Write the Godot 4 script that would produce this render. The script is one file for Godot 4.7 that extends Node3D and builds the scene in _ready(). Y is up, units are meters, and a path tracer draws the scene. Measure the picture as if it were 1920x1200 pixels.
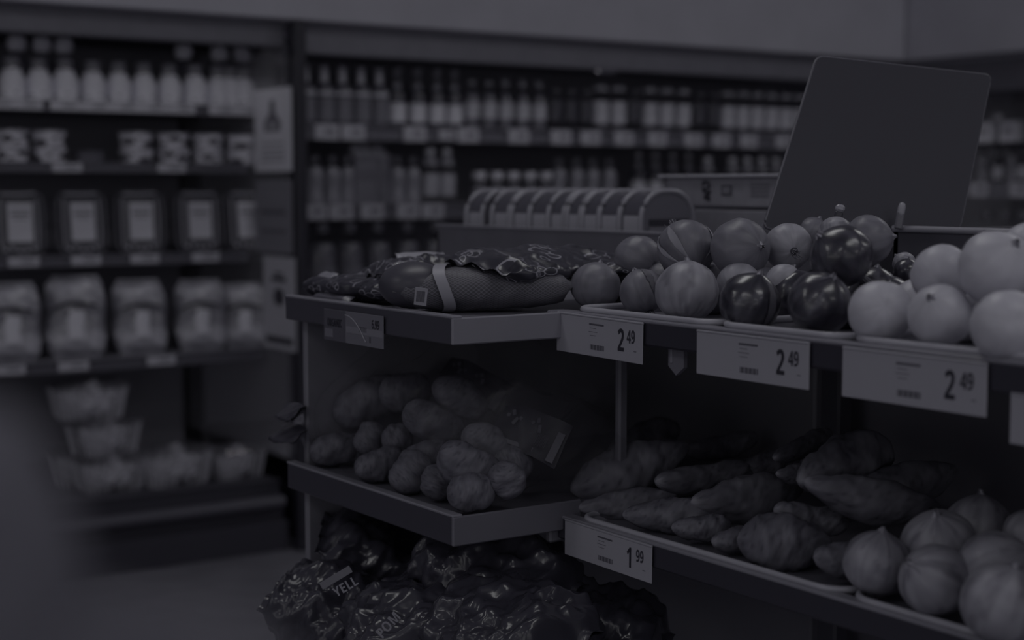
extends Node3D
# A grocery corner: produce shelves in front, refrigerated cases along two walls behind.
# Camera stands at the origin, 1.2 m up. +X runs along the back wall to the right, -Z runs towards the back wall.
const F := 2900.0
const ORD := ["first", "second", "third", "fourth", "fifth", "sixth", "seventh", "eighth", "ninth", "tenth", "eleventh", "twelfth", "thirteenth", "fourteenth", "fifteenth", "sixteenth", "seventeenth", "eighteenth", "nineteenth", "twentieth"]
var eye := Vector3(0, 1.2, 0)
var cb: Basis
var mats := {}
var protos := {}
var used := {}
var meshes := {}
var rng := RandomNumberGenerator.new()
var fn := FastNoiseLite.new()

# ---------------------------------------------------------------- places
func ray(x, y) -> Vector3:
	return -cb.z + cb.x * ((x - 960.0) / F) - cb.y * ((y - 600.0) / F)
func on_x(x, y, at) -> Vector3:
	var r := ray(x, y)
	return eye + r * ((at - eye.x) / r.x)
func on_y(x, y, at) -> Vector3:
	var r := ray(x, y)
	return eye + r * ((at - eye.y) / r.y)
func on_z(x, y, at) -> Vector3:
	var r := ray(x, y)
	return eye + r * ((at - eye.z) / r.z)
func far(x, y, d) -> Vector3:
	return eye + ray(x, y) * d
func depth_of(p: Vector3) -> float:
	return (p - eye).dot(-cb.z)

# ---------------------------------------------------------------- colours and materials
# tone(v): the base colour of a surface that shows the grey v (0..90) in the store's full light
func lin(v: float) -> Color:
	var t := Color(v / 255.0, maxf(v - 0.5, 0.0) / 255.0, (v + 4.0) / 255.0).srgb_to_linear()
	return Color(t.r / 0.125, t.g / 0.125, t.b / 0.125)
func tone(v: float) -> Color:
	return lin(v).linear_to_srgb()
func mat(v: float, rough := 0.6, metal := 0.0, coat := 0.0) -> StandardMaterial3D:
	var key := "%s/%s/%s/%s" % [v, rough, metal, coat]
	if not mats.has(key):
		var m := StandardMaterial3D.new()
		m.albedo_color = tone(v)
		m.roughness = rough
		m.metallic = metal
		if coat > 0.0:
			m.clearcoat_enabled = true
			m.clearcoat = coat
			m.clearcoat_roughness = 0.12
		m.resource_name = "grey_%d" % int(v)
		mats[key] = m
	return mats[key]
func vmat(rough := 0.6, coat := 0.0) -> StandardMaterial3D:
	var key := "v/%s/%s" % [rough, coat]
	if not mats.has(key):
		var m := StandardMaterial3D.new()
		m.vertex_color_use_as_albedo = true
		m.roughness = rough
		if coat > 0.0:
			m.clearcoat_enabled = true
			m.clearcoat = coat
			m.clearcoat_roughness = 0.15
		mats[key] = m
	return mats[key]
func glass(v := 70.0, alpha := 0.12, rough := 0.05) -> StandardMaterial3D:
	var key := "g/%s/%s/%s" % [v, alpha, rough]
	if not mats.has(key):
		var m := StandardMaterial3D.new()
		m.transparency = BaseMaterial3D.TRANSPARENCY_ALPHA
		var c := tone(v)
		m.albedo_color = Color(c.r, c.g, c.b, alpha)
		m.roughness = rough
		mats[key] = m
	return mats[key]
func fine(v: float, rough: float, freq: float, depth: float, spread := 0.06, size := 128) -> StandardMaterial3D:
	# a painted or moulded surface with a fine grain in tone and relief
	var key := "f/%s/%s/%s" % [v, rough, freq]
	if not mats.has(key):
		var n := FastNoiseLite.new()
		n.seed = int(v)
		n.frequency = 0.04
		n.fractal_octaves = 4
		var t := NoiseTexture2D.new()
		t.width = size
		t.height = size
		t.seamless = true
		t.noise = n
		var g := Gradient.new()
		g.set_color(0, Color(1.0 - spread * 2.0, 1.0 - spread * 2.0, 1.0 - spread * 2.0))
		g.set_color(1, Color(1, 1, 1))
		t.color_ramp = g
		var m := StandardMaterial3D.new()
		m.albedo_color = tone(v)
		m.albedo_texture = t
		m.roughness = rough
		m.uv1_triplanar = true
		m.uv1_world_triplanar = true
		m.uv1_scale = Vector3(freq, freq, freq)
		if depth > 0.0:
			m.heightmap_enabled = true
			m.heightmap_texture = t
			m.heightmap_scale = depth
		mats[key] = m
	return mats[key]

# ---------------------------------------------------------------- meshes
class MB:
	var v := PackedVector3Array()
	var n := PackedVector3Array()
	var c := PackedColorArray()
	var uv := PackedVector2Array()
	var ix := PackedInt32Array()
	func tri(a: Vector3, b: Vector3, d: Vector3, col := Color.WHITE) -> void:
		# counter-clockwise seen from outside; flat
		var nn := (b - a).cross(d - a).normalized()
		var k := v.size()
		v.append_array([a, b, d])
		n.append_array([nn, nn, nn])
		c.append_array([col, col, col])
		uv.append_array([Vector2(0, 0), Vector2(1, 0), Vector2(1, 1)])
		ix.append_array([k, k + 2, k + 1])
	func out_tri(a: Vector3, b: Vector3, d: Vector3, center: Vector3, col := Color.WHITE) -> void:
		if (b - a).cross(d - a).dot((a + b + d) / 3.0 - center) < 0.0:
			tri(a, d, b, col)
		else:
			tri(a, b, d, col)
	func quad(a: Vector3, b: Vector3, d: Vector3, e: Vector3, center: Vector3, col := Color.WHITE) -> void:
		out_tri(a, b, d, center, col)
		out_tri(a, d, e, center, col)
	func box(at: Vector3, size: Vector3, ch := 0.002, basis := Basis.IDENTITY, col := Color.WHITE) -> MB:
		# a box with chamfered edges
		var h := size / 2.0
		ch = minf(ch, minf(h.x, minf(h.y, h.z)) * 0.6)
		var P := {}
		for sx in [-1, 1]:
			for sy in [-1, 1]:
				for sz in [-1, 1]:
					var s := Vector3(sx, sy, sz)
					for a in 3:
						var p := Vector3((h.x - ch) * sx, (h.y - ch) * sy, (h.z - ch) * sz)
						p[a] = h[a] * s[a]
						P[[sx, sy, sz, a]] = at + basis * p
		for a in 3:
			var b := (a + 1) % 3
			var d := (a + 2) % 3
			for s in [-1, 1]:
				var q := []
				for k in [[-1, -1], [1, -1], [1, 1], [-1, 1]]:
					var key := [0, 0, 0, a]
					key[a] = s
					key[b] = k[0]
					key[d] = k[1]
					q.append(P[key])
				quad(q[0], q[1], q[2], q[3], at, col)
				for t in [-1, 1]:
					# the edge along d between faces a and b
					var e := []
					for k in [[-1, a], [1, a], [1, b], [-1, b]]:
						var key := [0, 0, 0, k[1]]
						key[a] = s
						key[b] = t
						key[d] = k[0]
						e.append(P[key])
					quad(e[0], e[1], e[2], e[3], at, col)
		for sx in [-1, 1]:
			for sy in [-1, 1]:
				for sz in [-1, 1]:
					out_tri(P[[sx, sy, sz, 0]], P[[sx, sy, sz, 1]], P[[sx, sy, sz, 2]], at, col)
		return self
	func grid(nu: int, nv: int, f: Callable, closed := false, col = null) -> MB:
		# a smooth sheet: f(u, v) in 0..1; outside is du x dv
		var k := v.size()
		var w := nu + 1
		for j in nv + 1:
			for i in w:
				var uu := float(i) / nu
				var vv := float(j) / nv
				v.append(f.call(0.0 if closed and i == nu else uu, vv))
				n.append(Vector3.ZERO)
				c.append(col.call(uu if not (closed and i == nu) else 0.0, vv) if col is Callable else (col if col is Color else Color.WHITE))
				uv.append(Vector2(uu, vv))
		for j in nv:
			for i in nu:
				var a := k + j * w + i
				var q := [a, a + 1, a + w + 1, a + w]
				for t in [[0, 1, 2], [0, 2, 3]]:
					var p0 = v[q[t[0]]]
					var nn = (v[q[t[1]]] - p0).cross(v[q[t[2]]] - p0)
					if nn.length_squared() < 1e-22:
						continue
					for m in t:
						n[q[m]] += nn
					ix.append_array([q[t[0]], q[t[2]], q[t[1]]])
		for j in nv + 1:
			if closed:
				var s := n[k + j * w] + n[k + j * w + nu]
				n[k + j * w] = s
				n[k + j * w + nu] = s
			if v[k + j * w].distance_squared_to(v[k + j * w + nu / 2]) < 1e-14:
				var s := Vector3.ZERO
				for i in w:
					s += n[k + j * w + i]
				for i in w:
					n[k + j * w + i] = s
		for i in range(k, v.size()):
			n[i] = n[i].normalized() if n[i].length_squared() > 1e-30 else Vector3.UP
		return self
	func lathe(prof: Array, seg := 24, at := Vector3.ZERO, col = null) -> MB:
		# prof: Vector2(radius, height) from the bottom up; repeat a point for a crisp edge
		var np := prof.size() - 1
		var f := func(u, vv):
			var p: Vector2 = prof[int(round(vv * np))]
			return at + Vector3(p.x * cos(TAU * u), p.y, -p.x * sin(TAU * u))
		return grid(seg, np, f, true, col)
	func tube(path: Array, r: float, seg := 8, closed := false, col = null) -> MB:
		var np := path.size()
		var last := np if closed else np - 1
		var f := func(u, vv):
			var i := int(round(vv * last))
			var p: Vector3 = path[i % np]
			var q: Vector3 = path[(i + 1) % np] if closed or i < np - 1 else p
			var o: Vector3 = path[(i - 1 + np) % np] if closed or i > 0 else p
			var t := (q - o).normalized()
			var side := t.cross(Vector3.UP if absf(t.y) < 0.9 else Vector3.RIGHT).normalized()
			var up := side.cross(t)
			return p + (side * cos(TAU * u) + up * sin(TAU * u)) * r
		grid(seg, last, f, true, col)
		if not closed:
			for e in [0, np - 1]:
				var p: Vector3 = path[e]
				var t: Vector3 = (path[1] - path[0]).normalized() * -1.0 if e == 0 else (path[np - 1] - path[np - 2]).normalized()
				var side := t.cross(Vector3.UP if absf(t.y) < 0.9 else Vector3.RIGHT).normalized()
				var up := side.cross(t)
				for i in seg:
					var a := p + (side * cos(TAU * i / seg) + up * sin(TAU * i / seg)) * r
					var b := p + (side * cos(TAU * (i + 1) / seg) + up * sin(TAU * (i + 1) / seg)) * r
					out_tri(p, a, b, p - t, col if col is Color else Color.WHITE)
		return self
	func prism(pts: Array, z0: float, z1: float, col := Color.WHITE) -> MB:
		# a flat outline in xy, given thickness along z
		var pp := PackedVector2Array(pts)
		var t := Geometry2D.triangulate_polygon(pp)
		var mid := Vector2.ZERO
		for p in pp:
			mid += p / pp.size()
		var cc := Vector3(mid.x, mid.y, (z0 + z1) / 2.0)
		for i in t.size() / 3:
			var a := pp[t[i * 3]]
			var b := pp[t[i * 3 + 1]]
			var d := pp[t[i * 3 + 2]]
			if (b - a).cross(d - a) < 0.0:
				var s := b
				b = d
				d = s
			tri(Vector3(a.x, a.y, z1), Vector3(b.x, b.y, z1), Vector3(d.x, d.y, z1), col)
			tri(Vector3(a.x, a.y, z0), Vector3(d.x, d.y, z0), Vector3(b.x, b.y, z0), col)
		var area := 0.0
		for i in pp.size():
			area += pp[i].cross(pp[(i + 1) % pp.size()])
		for i in pp.size():
			var a := pp[i]
			var b := pp[(i + 1) % pp.size()]
			if area < 0.0:
				var s := a
				a = b
				b = s
			tri(Vector3(a.x, a.y, z0), Vector3(b.x, b.y, z0), Vector3(b.x, b.y, z1), col)
			tri(Vector3(a.x, a.y, z0), Vector3(b.x, b.y, z1), Vector3(a.x, a.y, z1), col)
		return self
	func moved(from: int, t: Transform3D) -> MB:
		for i in range(from, v.size()):
			v[i] = t * v[i]
			n[i] = (t.basis * n[i]).normalized()
		return self
	func done() -> ArrayMesh:
		var a := []
		a.resize(Mesh.ARRAY_MAX)
		a[Mesh.ARRAY_VERTEX] = v
		a[Mesh.ARRAY_NORMAL] = n
		a[Mesh.ARRAY_COLOR] = c
		a[Mesh.ARRAY_TEX_UV] = uv
		a[Mesh.ARRAY_INDEX] = ix
		var m := ArrayMesh.new()
		m.add_surface_from_arrays(Mesh.PRIMITIVE_TRIANGLES, a)
		return m

# ---------------------------------------------------------------- things and parts
func numbered(called: String) -> String:
	var n = used.get(called, 0)
	used[called] = n + 1
	return called if n == 0 else "%s_%03d" % [called, n]
func tag(o: Node3D, label: String, category: String, group := "", kind := "") -> Node3D:
	o.set_meta("label", label)
	if category:
		o.set_meta("category", category)
	if group:
		o.set_meta("group", group)
	if kind:
		o.set_meta("kind", kind)
	return o
func thing(called: String, label: String, category: String, at := Vector3.ZERO, turn := 0.0, group := "") -> Node3D:
	var o := Node3D.new()
	o.name = numbered(called)
	add_child(o, true)
	o.position = at
	o.rotation.y = turn
	return tag(o, label, category, group)
func part(called: String, mesh: Mesh, m: Material, parent: Node3D, at := Vector3.ZERO) -> MeshInstance3D:
	var o := MeshInstance3D.new()
	o.name = called if parent != self else numbered(called)
	o.mesh = mesh
	o.material_override = m
	parent.add_child(o, true)
	o.position = at
	return o
func single(called: String, mesh: Mesh, m: Material, label: String, category: String, at := Vector3.ZERO, group := "") -> MeshInstance3D:
	var o := part(called, mesh, m, self, at)
	tag(o, label, category, group)
	return o
func struct(called: String, mesh: Mesh, m: Material, label: String, parent: Node3D = self) -> MeshInstance3D:
	var o := part(called, mesh, m, parent)
	o.set_meta("kind", "structure")
	o.set_meta("label", label)
	return o
func stand(key: String, called: String, make: Callable, label: String, category: String, at: Vector3, turn := 0.0, group := "", size := 1.0) -> Node3D:
	# the first of a kind is built with its parts, the others are copies of it
	var o: Node3D
	if protos.has(key):
		o = protos[key].duplicate()
		o.name = numbered(called)
		add_child(o, true)
	else:
		o = Node3D.new()
		o.name = numbered(called)
		add_child(o, true)
		make.call(o)
		protos[key] = o
	o.position = at
	o.rotation = Vector3(0, turn, 0)
	o.scale = Vector3.ONE * size
	if o.has_meta("group"):
		o.remove_meta("group")
	return tag(o, label, category, group)
func bx(size: Vector3, ch := 0.002, at := Vector3.ZERO) -> ArrayMesh:
	return MB.new().box(at, size, ch).done()
func words_on(text: String, height: float, squeeze: float, m: Material, parent: Node3D, at: Vector3, called := "lettering", bold := true, turn := 0.0) -> MeshInstance3D:
	var t := TextMesh.new()
	var f := SystemFont.new()
	f.font_names = PackedStringArray(["Droid Sans"])
	f.font_weight = 700 if bold else 400
	t.font = f
	t.text = text
	t.font_size = 64
	t.pixel_size = height / 46.0
	t.depth = 0.0006
	t.curve_step = 4.0
	var o := part(called, t, m, parent, at)
	o.basis = Basis(Vector3(0, 0, 1), turn) * Basis.from_scale(Vector3(squeeze, 1, 1))
	return o
const FACING_LEFT := Basis(Vector3(0, 0, 1), Vector3(0, 1, 0), Vector3(-1, 0, 0))   # a sheet on a face that looks towards -X

func noise(p: Vector3, freq := 1.0) -> float:
	return fn.get_noise_3dv(p * freq * 100.0)

# ---------------------------------------------------------------- the picture's camera, light and setting
func _ready() -> void:
	# camera
	cb = Basis(Vector3.UP, deg_to_rad(-34.3)) * Basis(Vector3.RIGHT, deg_to_rad(-4.9))
	fn.seed = 11
	fn.frequency = 0.01
	fn.fractal_octaves = 3
	rng.seed = 5
	var cam := Camera3D.new()
	cam.name = "camera"
	add_child(cam)
	var lens := CameraAttributesPhysical.new()
	lens.frustum_focal_length = 58.0
	lens.frustum_near = 0.05
	lens.frustum_far = 60.0
	lens.frustum_focus_distance = 2.06
	lens.exposure_aperture = 2.9
	cam.attributes = lens
	cam.fov = rad_to_deg(2.0 * atan(600.0 / F))
	cam.transform = Transform3D(cb, eye)
	cam.current = true
	# surroundings: a closed room, no sky in view
	var e := Environment.new()
	e.background_mode = Environment.BG_COLOR
	e.background_color = Color(0, 0, 0)
	e.tonemap_mode = Environment.TONE_MAPPER_LINEAR
	e.tonemap_exposure = 0.086
	e.sdfgi_enabled = true
	e.ssao_enabled = true
	e.ssil_enabled = true
	var we := WorldEnvironment.new()
	we.name = "world"
	we.environment = e
	add_child(we)
	# ceiling lights out of view, placed to light the store from above
	for i in 4:
		for k in 4:
			unseen_ceiling_light(Vector3([-4.8, -1.4, 1.5, 4.5][i], 2.985, [5.4, 2.8, 0.2, -2.3][k]), 1.0, "unseen ceiling light panel, %s from the right wall in the %s row from the front" % [ORD[3 - i], ORD[k]])
	added_fill_window("added_window_1", Vector3(-7.9, 1.5, 0.6), PI / 2, Vector2(7.0, 2.0), 17.0, "added fill light shaped as a window, far left wall")  # added as fill for the shade under shelves and in the cases
	added_fill_window("added_window_2", Vector3(-1.5, 1.5, 8.1), PI, Vector2(8.0, 2.0), 17.0, "added fill light shaped as a window, front wall behind the camera")
	setting()
	cooler_cases()
	gondola()
	dairy_stock()
	drinks_stock()
	corner_stock()
	top_riser()
	onions()
	shelf_trays()
	end_shelf_stock()
	tubers()
	price_signs()
	foreground()

func unseen_ceiling_light(at: Vector3, energy: float, label: String) -> void:
	var t := thing("unseen_ceiling_light", label, "light", at, 0.0, "unseen ceiling light panels")
	part("housing", bx(Vector3(1.24, 0.03, 0.64), 0.004), mat(60), t)
	var m := StandardMaterial3D.new()
	m.albedo_color = Color(0.8, 0.8, 0.8)
	m.emission_enabled = true
	m.emission = Color(1, 1, 1)
	m.emission_energy_multiplier = 1.5
	part("diffuser", bx(Vector3(1.16, 0.006, 0.56), 0.001), m, t, Vector3(0, -0.017, 0))
	var l := AreaLight3D.new()
	l.name = "panel_glow"
	l.area_size = Vector2(1.16, 0.56)
	l.light_energy = 6.0 * energy
	l.area_range = 14.0
	l.shadow_enabled = true
	t.add_child(l)
	l.position = Vector3(0, -0.026, 0)
	l.rotation.x = -PI / 2

func added_fill_window(called: String, at: Vector3, turn: float, size: Vector2, energy: float, label: String) -> void:
	# an added fill light shaped as a framed window, area light just inside
	var t := Node3D.new()
	t.name = called
	add_child(t, true)
	t.set_meta("kind", "structure")
	t.set_meta("label", label)
	t.position = at
	t.rotation.y = turn
	var m := StandardMaterial3D.new()
	m.albedo_color = Color(0.8, 0.8, 0.8)
	m.emission_enabled = true
	m.emission = Color(1, 1, 1)
	m.emission_energy_multiplier = 1.0
	part("pane", bx(Vector3(size.x, size.y, 0.02), 0.002), m, t)
	for s in [[0.0, size.y / 2, size.x + 0.1, 0.08], [0.0, -size.y / 2, size.x + 0.1, 0.08], [size.x / 2, 0.0, 0.08, size.y], [-size.x / 2, 0.0, 0.08, size.y]]:
		part("frame_bar", bx(Vector3(s[2], s[3], 0.06), 0.004), mat(30, 0.5), t, Vector3(s[0], s[1], 0.02))
	var l := AreaLight3D.new()
	l.name = "window_fill_light"
	l.area_size = size
	l.light_energy = energy
	l.area_range = 25.0
	l.shadow_enabled = true
	t.add_child(l)
	l.position = Vector3(0, 0, 0.06)
	l.rotation.y = PI

func setting() -> void:
	var floor_m := fine(50, 0.45, 1.3, 0.02)
	struct("floor", bx(Vector3(14.4, 0.1, 14.2), 0.001, Vector3(-0.9, -0.05, 1.2)), floor_m, "plain grey store floor in front of the refrigerated cases")
	struct("ceiling", bx(Vector3(14.4, 0.1, 14.2), 0.001, Vector3(-0.9, 3.05, 1.2)), mat(86, 0.8), "plain store ceiling")
	struct("wall_back", bx(Vector3(14.4, 3.0, 0.1), 0.001, Vector3(-0.9, 1.5, -5.75)), mat(50, 0.8), "dark wall behind the cases")
	struct("wall_front", bx(Vector3(14.4, 3.0, 0.1), 0.001, Vector3(-0.9, 1.5, 8.15)), mat(84, 0.8), "unseen pale wall behind the camera")  # out of view, kept pale to bounce light under the shelves
	struct("wall_left", bx(Vector3(0.1, 3.0, 13.8), 0.001, Vector3(-7.95, 1.5, 1.2)), mat(84, 0.8), "unseen pale wall on the far side of the aisle")  # also out of view, pale for bounced light from the aisle
	struct("wall_right", bx(Vector3(0.1, 3.0, 13.8), 0.001, Vector3(6.15, 1.5, 1.2)), mat(70, 0.8), "wall behind the corner case")
	var soffit := fine(76, 0.8, 0.7, 0.0, 0.02)
	# the pale bulkhead above both runs of cases, and the stepped dark header under it
	var b := MB.new()
	b.box(Vector3(-1.37, 2.37, -5.13), Vector3(13.04, 1.26, 1.12), 0.004)
	struct("wall_bulkhead", b.done(), soffit, "pale plain bulkhead above the dairy and drinks cases")
	b = MB.new()
	b.box(Vector3(5.63, 2.37, 1.2), Vector3(0.94, 1.26, 13.78), 0.004)
	struct("wall_bulkhead_return", b.done(), soffit, "pale bulkhead turning the corner above the corner case")
	# header under the bulkhead
	struct("trim_1", bx(Vector3(6.77, 0.095, 0.05), 0.004, Vector3(-1.12, 1.705, -4.66)), fine(45, 0.5, 2.0, 0.0, 0.03), "grey header strip over the dairy case")
	struct("trim_2", bx(Vector3(2.84, 0.105, 0.05), 0.004, Vector3(3.72, 1.692, -4.66)), fine(49, 0.5, 2.0, 0.0, 0.03), "grey header strip over the drinks case")
	struct("trim_3", bx(Vector3(0.05, 0.16, 8.0), 0.004, Vector3(5.24, 1.67, -0.65)), fine(38, 0.5, 2.0, 0.0, 0.03), "dark header strip over the corner case")

# ---------------------------------------------------------------- refrigerated cases
const FRONT := -4.9        # the front edge of the upper shelves
func rail_shelf(parent: Node3D, x0: float, x1: float, top: float, front: float, depth: float, rail_h: float, rail_m: Material, shelf_m: Material) -> void:
	var s := part("shelf", bx(Vector3(x1 - x0, 0.022, depth), 0.003), shelf_m, parent, Vector3((x0 + x1) / 2, top - 0.011, front - depth / 2))
	var b := MB.new()
	b.box(Vector3(0, 0, 0.004), Vector3(x1 - x0, rail_h, 0.006), 0.002)
	b.box(Vector3(0, rail_h / 2 - 0.004, 0.009), Vector3(x1 - x0, 0.006, 0.012), 0.002)
	b.box(Vector3(0, -rail_h / 2 + 0.004, 0.009), Vector3(x1 - x0, 0.006, 0.012), 0.002)
	part("price_rail", b.done(), rail_m, s, Vector3(0, 0.011 - rail_h / 2 + 0.004, depth / 2))

func cooler_cases() -> void:
	var dark := mat(52, 0.7)
	var shelf_m := mat(50, 0.6)
	# dairy case
	var t := thing("refrigerated_case", "open dairy case with milk bottles on its top shelf beside the black post", "display case", Vector3(0.6, 0, 0))
	part("back_panel", bx(Vector3(4.6, 1.7, 0.03), 0.003), dark, t, Vector3(-0.66, 0.85, -5.5))
	part("roof", bx(Vector3(4.6, 0.03, 0.85), 0.003), dark, t, Vector3(-0.66, 1.735, -5.1))
	part("base", bx(Vector3(4.6, 0.16, 0.85), 0.01), mat(20, 0.5), t, Vector3(-0.66, 0.1, -5.05))
	part("kick_plate", bx(Vector3(4.6, 0.1, 0.02), 0.003), mat(19, 0.4), t, Vector3(-0.66, 0.05, -4.61))
	var bump := MB.new()
	bump.tube([Vector3(-2.9, 0, 0), Vector3(1.62, 0, 0)], 0.022, 12)
	part("bumper", bump.done(), mat(30, 0.3), t, Vector3(0, 0.165, -4.6))
	for s in [[1.472, FRONT, 0.036, 32.0], [1.277, FRONT, 0.034, 34.0], [0.98, FRONT, 0.038, 34.0], [0.652, -4.8, 0.04, 32.0]]:
		rail_shelf(t, -2.9, 1.645, s[0], s[1], 0.58 + s[1] - FRONT, s[2], mat(s[3], 0.4), shelf_m)
	rail_shelf(t, -2.9, 1.645, 0.222, -4.68, 0.78, 0.05, mat(20, 0.4), mat(26, 0.5))
	unseen_led(t, Vector3(-0.6, 1.70, -4.76), 4.4, 1.0)
	# drinks case
	t = thing("refrigerated_case", "open drinks case with bottles and cans between the black post and the corner", "display case", Vector3(2.3, 0, 0))
	part("back_panel", bx(Vector3(2.95, 1.7, 0.03), 0.003), dark, t, Vector3(1.5, 0.85, -5.5))
	part("roof", bx(Vector3(2.95, 0.03, 0.85), 0.003), dark, t, Vector3(1.5, 1.735, -5.1))
	part("base", bx(Vector3(2.95, 0.16, 0.85), 0.01), mat(13, 0.5), t, Vector3(1.5, 0.1, -5.05))
	part("kick_plate", bx(Vector3(2.95, 0.1, 0.02), 0.003), mat(12, 0.4), t, Vector3(1.5, 0.05, -4.61))
	bump = MB.new()
	bump.tube([Vector3(0.02, 0, 0), Vector3(2.7, 0, 0)], 0.022, 12)
	part("bumper", bump.done(), mat(30, 0.3), t, Vector3(0, 0.165, -4.6))
	rail_shelf(t, 0.0, 2.86, 1.42, FRONT, 0.58, 0.058, mat(34, 0.4), shelf_m)
	rail_shelf(t, 0.0, 2.86, 1.14, FRONT, 0.58, 0.058, mat(34, 0.4), shelf_m)
	rail_shelf(t, 0.0, 2.86, 0.84, FRONT, 0.58, 0.058, mat(34, 0.4), shelf_m)
	rail_shelf(t, 0.0, 2.86, 0.3, -4.7, 0.78, 0.058, mat(26, 0.4), shelf_m)
	unseen_led(t, Vector3(1.45, 1.69, -4.76), 2.7, 1.5)
	# corner case along the right wall
	t = thing("refrigerated_case", "corner case with small bottles seen past the edge of the dark sign", "display case", Vector3(5.3, 0, 0))
	part("back_panel", bx(Vector3(0.03, 1.7, 5.0), 0.003), dark, t, Vector3(0.62, 0.85, -2.1))
	part("roof", bx(Vector3(0.8, 0.03, 5.0), 0.003), dark, t, Vector3(0.3, 1.735, -2.1))
	part("base", bx(Vector3(0.8, 0.16, 5.0), 0.01), mat(13, 0.5), t, Vector3(0.26, 0.1, -2.1))
	for s in [[1.385, 0.012, 14.0], [1.222, 0.07, 46.0], [0.86, 0.06, 46.0]]:
		var sh := part("shelf", bx(Vector3(0.5, 0.012, 4.9), 0.003), shelf_m, t, Vector3(0.25, s[0] - 0.006, -2.1))
		var b := MB.new()
		b.box(Vector3(-0.256, 0.006 - s[1] / 2, 0), Vector3(0.01, s[1], 4.9), 0.003)
		part("price_rail", b.done(), mat(s[2], 0.4), sh)
	# the black post and the glass end panel with its notices
	t = thing("post", "slim black upright post between the dairy case and the drinks case", "post", Vector3(2.285, 0, -4.585))
	part("shaft", bx(Vector3(0.042, 1.735, 0.05), 0.005), mat(13, 0.4), t, Vector3(0, 0.8675, 0))
	part("shoe", bx(Vector3(0.06, 0.03, 0.07), 0.004), mat(13, 0.4), t, Vector3(0, 0.015, 0))
	t = thing("glass_divider", "clear glass end panel of the dairy case carrying three notices", "panel", Vector3(2.258, 0, 0))
	part("pane", bx(Vector3(0.004, 1.36, 0.86), 0.001), glass(80, 0.08, 0.02), t, Vector3(0, 0.98, -5.05))
	part("edge_strip", bx(Vector3(0.008, 1.36, 0.008), 0.002), mat(30, 0.2), t, Vector3(0, 0.98, -4.615))
	notices()

func unseen_led(parent: Node3D, at: Vector3, length: float, energy: float) -> void:  # unseen tube behind the header, placed to light the stock below
	var m := StandardMaterial3D.new()
	m.albedo_color = Color(0.9, 0.9, 0.9)
	m.emission_enabled = true
	m.emission = Color(1, 1, 1)
	m.emission_energy_multiplier = 1.2
	var b := MB.new()
	b.tube([Vector3(-length / 2, 0, 0), Vector3(length / 2, 0, 0)], 0.009, 8)
	part("unseen_light_tube", b.done(), m, parent, at)
	var l := AreaLight3D.new()
	l.name = "tube_glow"
	l.area_size = Vector2(length, 0.018)
	l.light_energy = energy
	l.area_range = 8.0
	l.shadow_enabled = true
	parent.add_child(l)
	l.position = at + Vector3(0, -0.012, -0.006)
	l.rotation.x = -PI / 2 - 0.35

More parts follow.
